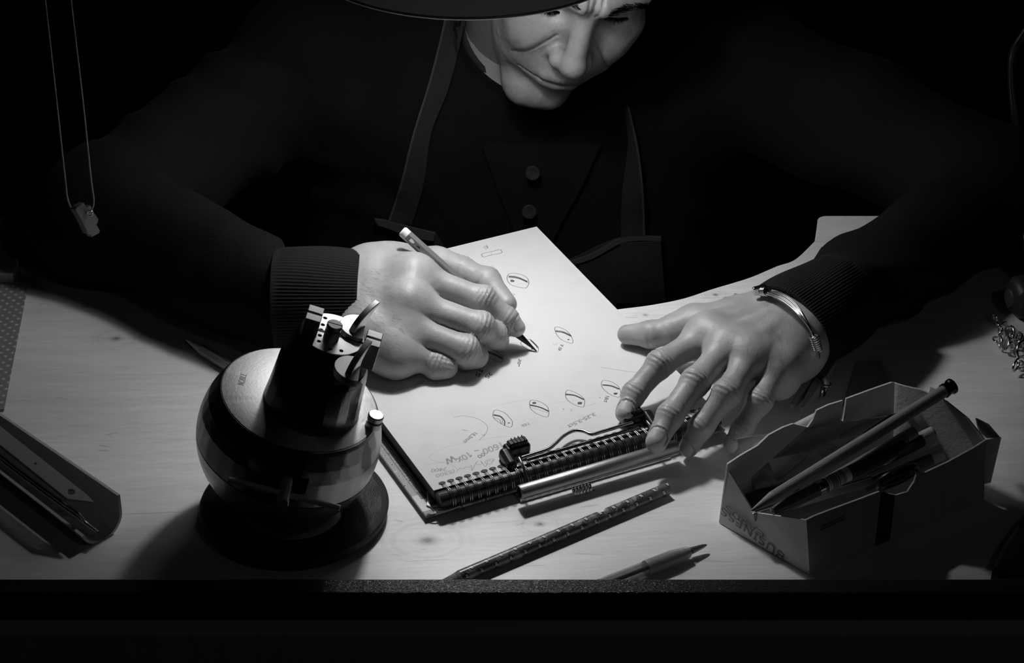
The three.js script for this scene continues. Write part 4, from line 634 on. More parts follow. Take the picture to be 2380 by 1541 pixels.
  for (const l of [[[1036, 25], [1000, 170], [960, 300], [930, 420], [902, 505]], [[1462, 240], [1482, 330], [1494, 430], [1499, 544]]]) mesh('strap_stitching', drape(l, l.map(([x, y]) => [x + (l[0][0] < 1200 ? 5 : -5), y]), 0.0085, 40, 2, 0.0003), hem, apron);
  mesh('pocket', drape([[1440, 552], [1436, 620], [1430, 690]], [[1534, 548], [1540, 620], [1546, 690]], 0.0095, 20, 8), denim, apron);
  mesh('placket', drape([[1120, 330], [1160, 440], [1200, 540], [1235, 600]], [[1395, 330], [1350, 430], [1300, 520], [1262, 600]], 0.004, 30, 12, 0.003), M(0.0075, 0.85, 0, { specularIntensity: 0.35 }), man).userData.label = 'dark buttoned shirt front';
  for (const [x, y] of [[1238, 402], [1230, 492]]) {
    let z = -0.3, q; for (let k = 0; k < 12; k++) { q = atZ(x, y, z); z = lerp(z, front(q.x, q.y), 0.7); } q = atZ(x, y, z + 0.012);
    const b = mesh('button', T(turned([[0.0018, 0.0012], [0.0026, 0.0016], [0.0038, 0.0022], [0.0052, 0.0026], [0.0058, 0.0018], [0.0058, 0.0004], [0.005, 0], [0, 0], [0, 0.0011], [0.0018, 0.0012]], 32, 0.8), frame(q, V(1, 0, 0), V(0, 0.35, 0.93).normalize(), V(0, -0.93, 0.35).normalize())), M(0.03, 0.2), man); b.userData.label = 'small dark four-hole shirt button';
  }
  // stand-up collar round the neck
  const cs = []; const cc = neckB.clone().lerp(neckA, 0.05), ca = neckA.clone().sub(neckB).normalize(), cx = V(1, 0, 0).addScaledVector(ca, -ca.x).normalize(), cz = cx.clone().cross(ca), P = [], I = [], UV = [], n = 60;
  for (let j = 0; j <= 6; j++) for (let i = 0; i <= n; i++) { const u = i / n * 6.2832, v = j / 6, r = 0.0585 + 0.006 * (1 - v) + (v > 0.8 ? -0.003 * (v - 0.8) * 5 : 0), p = cc.clone().addScaledVector(ca, -0.025 + 0.035 * Math.min(v, 0.8) / 0.8 - 0.012 * Math.max(0, Math.sin(u))).addScaledVector(cx, Math.cos(u) * r).addScaledVector(cz, Math.sin(u) * r); P.push(p.x, p.y, p.z); UV.push(u, v); }
  for (let j = 0; j < 6; j++) for (let i = 0; i < n; i++) { const k = j * (n + 1) + i; I.push(k, k + n + 1, k + 1, k + 1, k + n + 1, k + n + 2); }
  const g = new THREE.BufferGeometry(); g.setAttribute('position', new THREE.Float32BufferAttribute(P, 3)); g.setAttribute('uv', new THREE.Float32BufferAttribute(UV, 2)); g.setIndex(I); g.computeVertexNormals();
  mesh('collar', g, M(0.02, 0.85, 0, { side: THREE.DoubleSide }), man);
}

// ---------- pencils, pens and small things on the bench ----------
const hexPencil = (L, r, ra = 6) => { const s = new THREE.Shape(); for (let k = 0; k < ra; k++) { const a = k / ra * 6.2832 + 0.26, b = (k + 1) / ra * 6.2832 + 0.26, m = (a + b) / 2; if (!k) s.moveTo(r * Math.cos(a + 0.1), r * Math.sin(a + 0.1)); s.lineTo(r * Math.cos(b - 0.1), r * Math.sin(b - 0.1)); s.quadraticCurveTo(r * 1.02 * Math.cos(b), r * 1.02 * Math.sin(b), r * Math.cos(b + 0.1), r * Math.sin(b + 0.1)); } return new THREE.ExtrudeGeometry(s, { depth: L, bevelEnabled: false, curveSegments: 3 }).rotateX(-Math.PI / 2); };   // along +y
{
  const tip = at(1248, 817, PH + 0.0003), end = at(934, 536, 0.083), L = end.distanceTo(tip), Mx = along(tip, end, V(0.4, 0.3, 1));
  const o = thing('pencil', 'pencil held in the drawing hand, its tip on a sketched ring', 'pencil');
  mesh('barrel', T(hexPencil(L - 0.0285, 0.0037).translate(0, 0.0235, 0), Mx.clone()), M(0.16, 0.3, 0, { clearcoat: 0.4 }), o);
  mesh('sharpened_tip', T(turned([[0, 0.003], [0.0007, 0.003], [0.0033, 0.0232], [0.0034, 0.0236], [0, 0.0236]], 30), Mx.clone()), M(0.02, 0.4), o);
  mesh('lead', T(turned([[0, 0], [0.00035, 0.0004], [0.00075, 0.0031], [0, 0.0031]], 16), Mx.clone()), M(0.02, 0.35), o);
  mesh('end_cap', T(turned([[0, L - 0.005], [0.0036, L - 0.005], [0.0036, L - 0.001], [0.0028, L], [0.0012, L], [0.0011, L - 0.0006], [0, L - 0.0006]], 30), Mx.clone()), M(0.75, 0.5), o).userData.label = 'white dipped end';
  // print on the upper face: a star and the stamp
  const tex = canvasTex(512, 96, (g, w, h) => { g.fillStyle = '#717171'; g.fillRect(0, 0, w, h); g.fillStyle = '#101010'; g.save(); g.translate(430, 48); g.rotate(0.3); g.beginPath(); for (let k = 0; k < 10; k++) { const r = k % 2 ? 10 : 26; g.lineTo(r * Math.cos(k * 0.6283), r * Math.sin(k * 0.6283)); } g.fill(); g.restore(); g.font = 'bold 64px sans-serif'; g.textBaseline = 'middle'; g.textAlign = 'center'; g.lineWidth = 4; g.strokeStyle = '#141414'; g.strokeText('SRBX', 200, 50); g.fillStyle = '#e8e8e8'; g.beginPath(); g.arc(502, 48, 30, 0, 7); g.fill(); });
  const view = EYE.clone().sub(end).normalize(), ax = end.clone().sub(tip).normalize(), sd = V(0, 0, 0).crossVectors(ax, view).normalize(), nf = sd.clone().cross(ax).normalize();
  let best = null; for (let k = 0; k < 6; k++) { const a = (k + 0.5) / 6 * 6.2832 + 0.26, v = V(Math.cos(a), 0, -Math.sin(a)).transformDirection(Mx); if (!best || v.dot(view) > best.dot(view)) best = v; }
  const px = best.clone().cross(ax), pl = new THREE.BoxGeometry(0.046, 0.0034, 0.00008); T(pl, frame(tip.clone().addScaledVector(ax, L - 0.031).addScaledVector(best, 0.00345), ax, px, best));
  mesh('printed_face', pl, new THREE.MeshPhysicalMaterial({ map: tex, roughness: 0.3 }), o);
}
{   // patterned pencil in front of the notebook
  const r = 0.0039, a = at(1552, 1136, r), b = at(1068, 1341, r), L = a.distanceTo(b), o = thing('pencil', 'patterned pencil lying alone in front of the clip', 'pencil'), Mx = along(b, a, V(0, 1, 0));
  const tex = canvasTex(2048, 128, (g, w, h) => {
    const R = rng(31), tones = ['#4a4a4a', '#636363', '#808080', '#969696', '#585858']; g.fillStyle = '#5c5c5c'; g.fillRect(0, 0, w, h);
    for (let i = 0; i < 110; i++) { g.fillStyle = tones[i % 5]; g.beginPath(); const x = R() * w, y = R() * h, s = 20 + 50 * R(); g.ellipse(x, y, s, s * 0.42, R() * 3, 0, 7); g.fill(); }
    for (let i = 0; i < 15; i++) for (const y of [16, 60, 104]) { const x = 40 + i * 138 + (y === 60 ? 69 : 0); g.fillStyle = '#303030'; g.beginPath(); g.arc(x, y, 21, 0, 7); g.fill(); g.fillStyle = '#f4f4f4'; for (const d of [-9, 3]) { g.beginPath(); g.moveTo(x + d - 4, y + 13); g.lineTo(x + d + 4, y - 13); g.lineTo(x + d + 11, y - 12); g.lineTo(x + d + 4, y + 13); g.fill(); } }
  });
  const bar = new Brush((() => { const g = new THREE.CylinderGeometry(r, r, L, 40, 1, false).translate(0, L / 2, 0); const u = g.attributes.uv, p = g.attributes.position; for (let i = 0; i < u.count; i++) u.setXY(i, p.getY(i) / L, u.getX(i) * 2); return g; })()), bite = new Brush(new THREE.CylinderGeometry(0.0046, 0.0046, 0.03, 24).rotateX(Math.PI / 2)); 
  const nf = at(1395, 1194, r).sub(b).dot(a.clone().sub(b).normalize()); const inv = Mx.clone().invert(), back = V(-0.35, 0.55, -0.75).transformDirection(inv); bite.position.set(back.x, 0, back.z).normalize().multiplyScalar(0.0064); bite.position.y = nf; bite.rotation.y = Math.atan2(-back.z, back.x); bar.updateMatrixWorld(); bite.updateMatrixWorld();
  const ev = new Evaluator(); ev.attributes = ['position', 'normal', 'uv']; ev.useGroups = false;
  mesh('barrel', T(ev.evaluate(bar, bite, SUBTRACTION).geometry, Mx), new THREE.MeshPhysicalMaterial({ map: rep(tex, 1, 1), roughness: 0.3, clearcoat: 0.3 }), o); tex.wrapT = THREE.RepeatWrapping;
  mesh('chewed_end', T(turned([[0, -0.022], [0.0012, -0.0215], [0.0024, -0.012], [0.0033, -0.003], [r * 0.97, 0], [0, 0]], 24), Mx.clone()), M(0.4, 0.6, 0, { bumpMap: rep(scuffTex, 2, 2), bumpScale: 0.0015 }), o).userData.label = 'pale chewed end';
  mesh('lead', T(turned([[0, L], [0.0011, L], [0.001, L + 0.0002], [0, L + 0.0002]], 16), Mx.clone()), M(0.02, 0.3), o);
}
function clearPen(o, tip, tail, r, grip0, grip1) {   // see-through ballpoint lying along tip -> tail
  const L = tip.distanceTo(tail), Mx = along(tip, tail, V(0, 1, 0)), plastic = new THREE.MeshPhysicalMaterial({ color: grey(0.75), roughness: 0.08, transmission: 0.85, thickness: 0, ior: 1.45 });
  mesh('barrel', T(turned([[r * 0.3, 0.006], [r * 0.58, 0.013], [r * 0.9, 0.026], [r, 0.03], [r, L], [r * 0.8, L], [r * 0.8, 0.03], [r * 0.3, 0.012]], 36), Mx.clone()), plastic, o);
  mesh('refill', T(turned([[0, 0], [0.0004, 0.0003], [0.0007, 0.003], [0.0012, 0.006], [0.0012, L - 0.002], [0, L - 0.002]], 16), Mx.clone()), M(0.03, 0.4), o);
  mesh('metal_cone', T(turned([[0.0008, 0.001], [0.0013, 0.003], [r * 0.5, 0.011], [r * 0.3, 0.0115]], 24), Mx.clone()), M(0.3, 0.3, 0.8), o);
  const g = turned(Array.from({ length: 60 }, (_, i) => [r * (1.0 + (i % 2 ? 0.1 : 0.02)) * (0.72 + 0.3 * Math.min(i / 22, 1)), grip0 + (grip1 - grip0) * i / 59]).concat([[r * 0.99, grip1], [r * 0.66, grip0], [r * 0.72, grip0]]), 32, 0.9); mesh('ribbed_grip', T(g, Mx.clone()), new THREE.MeshPhysicalMaterial({ color: grey(0.7), roughness: 0.15, transmission: 0.55, thickness: 0 }), o);
}
clearPen(thing('ballpoint_pen', 'clear ballpoint pen with ribbed grip lying beside the patterned pencil', 'pen'), at(1643, 1266, 0.0042), at(1375, 1370, 0.0046), 0.0043, 0.013, 0.043);
{   // pencil behind the vise
  const a = at(428, 786, 0.004), b = at(590, 888, 0.004), L = a.distanceTo(b), Mx = along(a, b, V(0, 1, 0)), o = thing('pencil', 'plain sharpened pencil lying behind the vise', 'pencil');
  mesh('barrel', T(hexPencil(L - 0.02, 0.0037).translate(0, 0.02, 0), Mx.clone()), M(0.35, 0.35), o); mesh('sharpened_tip', T(turned([[0, 0.002], [0.0006, 0.002], [0.0035, 0.02], [0, 0.0201]], 24), Mx.clone()), M(0.5, 0.6), o); mesh('lead', T(turned([[0, -0.0005], [0.0006, 0.0021], [0, 0.0021]], 12), Mx.clone()), M(0.03, 0.4), o);
}
{   // wire bracelet on the left wrist
  const o = thing('bracelet', 'silver bracelet of wire strands with coiled knots on the left wrist', 'bracelet'), silver = M(0.8, 0.18, 1);
  const base = [[1772, 680, 0.0625], [1800, 683, 0.068], [1836, 703, 0.0705], [1866, 737, 0.069], [1888, 775, 0.063], [1899, 808, 0.053], [1902, 835, 0.036], [1880, 850, 0.015], [1830, 800, 0.0125], [1780, 735, 0.018], [1758, 692, 0.04]].map((q) => at(...q));
  const cen = base.reduce((s, p) => s.add(p), V(0, 0, 0)).multiplyScalar(1 / base.length), ax = at(1842, 738, 0.04).sub(at(1960, 676, 0.042)).normalize();
  for (let k = 0; k < 5; k++) mesh('wire_strand', tube(base.map((p, i) => p.clone().addScaledVector(ax, (k - 2) * 0.0014 * (0.35 + 0.65 * Math.sin((i + 0.3) * 0.9))).addScaledVector(p.clone().sub(cen).normalize(), 0.0006 * (k % 2))), 0.00055, 160, 8, true), silver, o);
  for (const [i0, i1, sp] of [[0.0, 0.55, 0.0027], [4.15, 5.1, 0.0026]]) {
    const c = new THREE.CatmullRomCurve3(base, true), n = base.length, pts = []; const t0 = i0 / n, t1 = i1 / n;
    for (let i = 0; i <= 96; i++) { const t = lerp(t0, t1, i / 96), p = c.getPoint((t + 1) % 1), tg = c.getTangent((t + 1) % 1), u = p.clone().sub(cen).normalize(), w = tg.clone().cross(u); pts.push(p.addScaledVector(u, Math.cos(i * 0.46) * sp + 0.001).addScaledVector(w, Math.sin(i * 0.46) * sp)); }
    mesh('coiled_knot', tube(pts, 0.0006, 380, 8), silver, o);
  }
  const kn = base[0]; mesh('clasp', rbox(0.0095, 0.006, 0.0035, 0.0012, 3).rotateZ(0.1).rotateY(0.3).translate(kn.x - 0.002, kn.y + 0.002, kn.z), silver, o);
}
// pendant hanging from a thin cord at the left
{
  const z = 0.02, P = (x, y) => atZ(x, y, z), o = thing('pendant_necklace', 'small stepped silver pendant hanging on a thin cord at the far left', 'pendant');
  const c = M(0.35, 0.35, 0.6);
  mesh('cord', tube([P(78, -240), P(105, 0), P(132, 240), P(152, 420), P(158, 465), P(168, 486), P(181, 495)], 0.00062, 200, 6), c, o);
  mesh('cord', tube([P(140, -240), P(165, 0), P(193, 240), P(212, 420), P(218, 468), P(215, 484), P(208, 493)], 0.00062, 200, 6), c, o);
  const q = [[179, 481], [183, 477], [196, 474], [199, 487], [208, 484], [210, 490], [213, 502], [219, 516], [216, 523], [213, 525], [218, 540], [216, 544], [203, 546], [201, 541], [195, 537], [190, 515], [184, 495]].map(([x, y]) => P(x, y)); const s = poly(q.map((p) => [p.x, p.y]));
  const pc = P(200, 512); mesh('pendant', extr(s, 0.003, 0.0004).translate(-pc.x, -pc.y, -0.0015).rotateX(-0.15).rotateY(0.9).scale(1.6, 1, 1).translate(pc.x, pc.y, z), M(0.22, 0.35, 0.7), o);
  mesh('bail', new THREE.TorusGeometry(0.0018, 0.0005, 10, 24).translate(P(210, 493).x, P(210, 493).y, z + 0.0014), M(0.8, 0.2, 1), o);
}

// ---------- the crushed card box of pens and pencils ----------
const planeHit = (x, y, P, n) => { const d = ray(x, y); return EYE.clone().addScaledVector(d, P.clone().sub(EYE).dot(n) / d.dot(n)); };
{
  const B0 = at(1880, 1335), B1 = at(2285, 1163), B2 = at(1672, 1215), B3 = B1.clone().add(B2).sub(B0);
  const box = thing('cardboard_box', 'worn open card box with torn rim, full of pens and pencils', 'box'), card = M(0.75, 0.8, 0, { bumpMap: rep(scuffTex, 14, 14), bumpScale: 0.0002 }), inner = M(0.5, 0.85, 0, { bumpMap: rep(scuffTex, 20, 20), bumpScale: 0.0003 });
  const up = V(0, 1, 0), nrm = (a, b) => up.clone().cross(b.clone().sub(a)).normalize();
  const wall = (name, a, b, pts, t = 0.0011, mat = card) => { const n = nrm(a, b), P = [a, b, ...pts.map(([x, y]) => planeHit(x, y, a, n))]; P.forEach((p) => { p.y = Math.max(p.y, 0.0004); }); return mesh(name, slab(P, t), mat, box); };
  wall('front_wall', B0, B1, [[2290, 1022], [2262, 1040], [2200, 1074], [2150, 1097], [2130, 1098], [2124, 1118], [2108, 1142], [2082, 1150], [2062, 1146], [2052, 1138], [2000, 1158], [1940, 1180], [1890, 1199], [1873, 1208]]);
  wall('back_wall', B2, B3, [[2078, 889], [2072, 888], [2020, 906], [1966, 926], [1962, 955], [1958, 978], [1952, 975], [1956, 945], [1958, 930], [1925, 940], [1897, 953], [1888, 975], [1876, 992], [1850, 986], [1843, 984], [1820, 992], [1786, 1010], [1760, 1035], [1720, 1058], [1690, 1078]].map((q) => q));
  const endW = wall('end_wall', B1, B3, [[2078, 889], [2100, 896], [2140, 905], [2200, 932], [2250, 972], [2290, 1022]], 0.0011, inner);
  const n2 = nrm(B2, B0), T2 = planeHit(1685, 1100, B2, n2), T0 = planeHit(1873, 1208, B2, n2), Tm = planeHit(1743, 1189, B2, n2).addScaledVector(n2, 0.004), K = B2.clone().lerp(B0, 0.84).setY(0.0004);
  mesh('label_panel', slab([B2.clone().setY(0.0004), K, Tm, T2], 0.0011), M(0.78, 0.75, 0, { bumpMap: rep(scuffTex, 14, 14), bumpScale: 0.0002 }), box).userData.label = 'pale end panel with printed lettering';
  mesh('corner_panel', slab([K, B0.clone().setY(0.0004), T0, Tm], 0.0011), card, box);
  mesh('floor_panel', slab([B0, B1, B3, B2].map((p) => p.clone().setY(0.0008)), 0.001), inner, box);
  mesh('side_flap', slab([planeHit(2290, 1022, B1, nrm(B0, B1)), at(2326, 1016, 0.036), at(2312, 1052, 0.026), at(2296, 1120, 0.008), planeHit(2287, 1125, B1, nrm(B0, B1))].map((p) => p.setY(Math.max(p.y, 0.001))), 0.0009), card, box);
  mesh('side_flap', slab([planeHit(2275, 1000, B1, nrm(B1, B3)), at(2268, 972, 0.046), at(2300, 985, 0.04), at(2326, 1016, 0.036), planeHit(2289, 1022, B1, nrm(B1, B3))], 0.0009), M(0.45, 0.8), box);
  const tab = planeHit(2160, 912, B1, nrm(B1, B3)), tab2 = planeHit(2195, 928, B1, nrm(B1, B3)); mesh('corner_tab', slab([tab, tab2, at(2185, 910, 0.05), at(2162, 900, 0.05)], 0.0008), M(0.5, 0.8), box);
  const nF = nrm(B0, B1), s0 = planeHit(2046, 1142, B0, nF), s1 = planeHit(2078, 1150, B0, nF), tp = nF.clone().multiplyScalar(nF.dot(V(0, 0, 1)) > 0 ? 0.0008 : -0.0008);
  mesh('dark_stripe', slab([s0, s1, s1.clone().setY(0.001), s0.clone().setY(0.001)].map((p) => p.clone().add(tp)), 0.0003), M(0.05, 0.6), box).userData.label = 'dark band on the long side';
  const pr = planeHit(1905, 1222, B0, nF), pr2 = planeHit(1962, 1196, B0, nF); for (const o of [0, 0.0022]) mesh('printed_line', slab([pr, pr2, pr2.clone().add(V(0, -0.0007, 0)), pr.clone().add(V(0, -0.0007, 0))].map((p) => p.clone().add(tp).add(V(0, -o, 0))), 0.0002), M(0.12, 0.7), box);
  // lettering, upside down on the end panel
  const font = await new FontLoader().loadAsync('fonts/droid/droid_sans_regular.typeface.json');
  const pn = K.clone().sub(B2).cross(T2.clone().sub(B2)).normalize(); if (pn.dot(EYE.clone().sub(K)) < 0) pn.negate();
  const write = (t, x0, y0, x1, y1, size) => { const a = planeHit(x0, y0, B2, pn).addScaledVector(pn, 0.0006), b = planeHit(x1, y1, B2, pn).addScaledVector(pn, 0.0006), L = a.distanceTo(b), g = new TextGeometry(t, { font, size, depth: 0.0001, curveSegments: 3 }); g.computeBoundingBox(); g.scale(L / g.boundingBox.max.x, 1, 1); const ex = b.clone().sub(a).normalize(), ey = pn.clone().cross(ex); mesh('printed_lettering', T(g, frame(a, ex, ey, pn)), M(0.2, 0.7), box); };
  write('BUSINESS', 1828, 1290, 1680, 1176, 0.0058); write('CARDS', 1780, 1240, 1690, 1172, 0.0046);

  // what lies in it
  const rod = (name, label, cat, a, b, r, build) => { const o = thing(name, label, cat), L = a.distanceTo(b); build(o, along(a, b, up), L, r); return o; };
  rod('pencil', 'long bare-wood pencil with a shiny metal cap, slanting across the card box', 'pencil', at(1745, 1188, 0.041), at(2196, 908, 0.062), 0.0037, (o, m, L, r) => {
    mesh('barrel', T(turned([[0, 0.017], [r, 0.017], [r, L], [0, L]], 24), m.clone()), M(0.42, 0.45, 0, { bumpMap: rep(scuffTex, 3, 1), bumpScale: 0.0003 }), o); mesh('sharpened_tip', T(turned([[0, 0], [0.0008, 0.001], [r, 0.017], [0, 0.0171]], 24), m.clone()), M(0.5, 0.6), o);
    mesh('metal_cap', T(turned([[r * 0.9, L - 0.001], [r * 1.2, L - 0.0008], [r * 1.2, L + 0.0008], [r * 1.1, L + 0.0014], [r * 1.12, L + 0.0036], [r * 1.32, L + 0.0046], [r * 1.36, L + 0.0062], [r * 1.1, L + 0.0068], [r * 0.8, L + 0.006], [0, L + 0.006]], 32, 0.5), m.clone()), M(0.12, 0.15, 1), o);
  });
  rod('pen', 'dark pen with a white barcode sticker in the card box', 'pen', at(1792, 1190, 0.034), at(2100, 1036, 0.045), 0.0042, (o, m, L, r) => {
    mesh('barrel', T(turned([[0, 0], [r * 0.6, 0.001], [r, 0.012], [r, L], [0, L]], 28), m.clone()), M(0.06, 0.25), o);
    const tx = canvasTex(256, 64, (g, w, h) => { g.fillStyle = '#e6e6e6'; g.fillRect(0, 0, w, h); g.fillStyle = '#111'; const R = rng(5); for (let x = 14; x < w - 60; x += 4 + 7 * R()) g.fillRect(x, 0, 2 + 4 * R(), h); }), st = new THREE.CylinderGeometry(r * 1.03, r * 1.03, 0.0165, 28, 1, true).translate(0, 0.0475, 0), u = st.attributes.uv; for (let i = 0; i < u.count; i++) u.setXY(i, u.getY(i), u.getX(i));
    mesh('barcode_sticker', T(st, m.clone()), new THREE.MeshPhysicalMaterial({ map: tx, roughness: 0.5 }), o);
    mesh('ring', T(turned([[r * 1.05, 0.033], [r * 1.1, 0.0335], [r * 1.1, 0.0365], [r * 1.05, 0.037]], 28), m.clone()), M(0.5, 0.2, 1), o);
  });
  rod('spring_pen', 'clear pen showing its spring, beside the barcode pen in the box', 'pen', at(1940, 1128, 0.03), at(2085, 1046, 0.044), 0.004, (o, m, L, r) => {
    mesh('barrel', T(turned([[0, 0], [r * 0.6, 0.001], [r, 0.008], [r, L - 0.006], [r * 0.8, L], [0, L]], 24), m.clone()), new THREE.MeshPhysicalMaterial({ color: grey(0.4), roughness: 0.08, transmission: 0.6, thickness: 0 }), o);
    const c = []; for (let i = 0; i <= 150; i++) c.push(V(0.0023 * Math.cos(i * 0.7), 0.012 + 0.03 * i / 150, 0.0023 * Math.sin(i * 0.7))); mesh('spring', T(tube(c, 0.0003, 500, 5), m.clone()), M(0.6, 0.2, 1), o); mesh('tip_ring', T(turned([[r * 1.02, L - 0.012], [r * 1.15, L - 0.01], [r * 1.15, L - 0.006], [r * 0.95, L - 0.002]], 24), m.clone()), M(0.7, 0.15, 1), o);
  });
  const stub = (label, x0, y0, h0, x1, y1, h1, r, tone, cap, capTone) => rod('pencil', label, 'pencil', at(x0, y0, h0), at(x1, y1, h1), r, (o, m, L) => { mesh('barrel', T(hexPencil(L - 0.008, r), m.clone()), M(tone, 0.4), o); mesh('end_cap', T(turned([[0, L - 0.008], [r * 1.03, L - 0.008], [r * 1.03, L - 0.001], [r * 0.8, L], [0, L]], 24), m.clone()), M(capTone, cap), o); });
  stub('grey pencil with a striped end just below the capped pencil in the box', 1880, 1146, 0.034, 2128, 1002, 0.049, 0.0036, 0.22, 0.3, 0.4);
  stub('black-ended pencil among the bundle at the right of the box', 1990, 1100, 0.03, 2146, 1022, 0.043, 0.0037, 0.04, 0.4, 0.02);
  stub('pale pencil pointing at the far end of the box', 2010, 1078, 0.03, 2172, 1004, 0.043, 0.0038, 0.4, 0.5, 0.5);
  stub('light stub beside the pale pencil in the box', 2020, 1095, 0.026, 2176, 1020, 0.037, 0.0034, 0.5, 0.5, 0.55);
  stub('dark stick lowest of the bundle in the box', 2010, 1130, 0.022, 2192, 1056, 0.032, 0.0034, 0.06, 0.3, 0.5);
  stub('pencil with a white end lying along the back wall of the box', 1945, 1010, 0.03, 2112, 966, 0.034, 0.0034, 0.03, 0.5, 0.7);
  stub('dark marker lying at the left end of the box', 1740, 1164, 0.016, 1850, 1130, 0.014, 0.0045, 0.02, 0.15, 0.02);
  { const o = thing('set_square', 'see-through drawing triangle with a triangular cut-out, standing in the card box', 'ruler'), A = at(1714, 1021, 0.047), Bq = at(2062, 967, 0.046), C = at(1768, 1166, 0.012), x = Bq.clone().sub(A).normalize(), n = x.clone().cross(C.clone().sub(A)).normalize(), y = n.clone().cross(x), l2 = (p) => { const d = p.clone().sub(A); return [d.dot(x), d.dot(y)]; };
    const s = poly([A, Bq, C].map(l2)), hpth = new THREE.Path(), hpts = [[1788, 1067], [1866, 1050], [1878, 1056], [1874, 1066], [1812, 1118], [1804, 1116], [1786, 1074]].map(([px, py]) => l2(planeHit(px, py, A, n))); hpts.forEach(([a, b], i) => i ? hpth.lineTo(a, b) : hpth.moveTo(a, b)); hpth.closePath(); s.holes.push(hpth);
    mesh('plate', T(extr(s, 0.0016, 0.0003), frame(A, x, y, n)), new THREE.MeshPhysicalMaterial({ color: grey(0.62), roughness: 0.12, transmission: 0.75, thickness: 0 }), o);
    const loop = new THREE.CatmullRomCurve3(hpts.map(([a, b]) => V(a, b, 0.0016)), true, 'catmullrom', 0.1); mesh('cut_edge', T(new THREE.TubeGeometry(loop, 120, 0.0004, 6, true), frame(A, x, y, n)), M(0.5, 0.2), o);
    for (let i = 0; i < 28; i++) mesh('tick', T(new THREE.BoxGeometry(0.00022, i % 5 ? 0.0022 : 0.0036, 0.0001).translate(0.0025 + i * 0.001, i % 5 ? 0.0015 : 0.0022, 0.0017), frame(A, x, y, n)), M(0.05, 0.5), o);
  }
  { const o = thing('eraser', 'small pale rounded eraser lying in the box beside the triangle', 'eraser'), c = at(1924, 1048, 0.03); mesh('rubber', rbox(0.0115, 0.0055, 0.006, 0.0024, 4).rotateY(0.35).translate(c.x, c.y, c.z), M(0.6, 0.7), o); mesh('sleeve', rbox(0.004, 0.0058, 0.0063, 0.001, 2).translate(0.0035, 0, 0).rotateY(0.35).translate(c.x, c.y, c.z), M(0.3, 0.6), o); }
  { const o = thing('scissors', 'scissors with dark looped handle poking through the notch of the box', 'scissors'), c = planeHit(2096, 1118, B0, nF).addScaledVector(tp, -6); const g = new THREE.TorusGeometry(0.0125, 0.0026, 14, 50).scale(1.15, 1, 1); T(g, frame(c, B1.clone().sub(B0).normalize(), V(0, 0.8, 0.6).addScaledVector(B1.clone().sub(B0).normalize(), 0).normalize(), B1.clone().sub(B0).normalize().cross(V(0, 0.8, 0.6)).normalize())); mesh('handle_loop', g, M(0.025, 0.25), o); mesh('blade', T(rbox(0.006, 0.075, 0.0018, 0.0005).translate(0, -0.0475, 0), along(at(1990, 1128, 0.03), at(2080, 1100, 0.034), up).multiply(new THREE.Matrix4().makeTranslation(0, 0.02, 0))), M(0.3, 0.25, 0.9), o); }
}
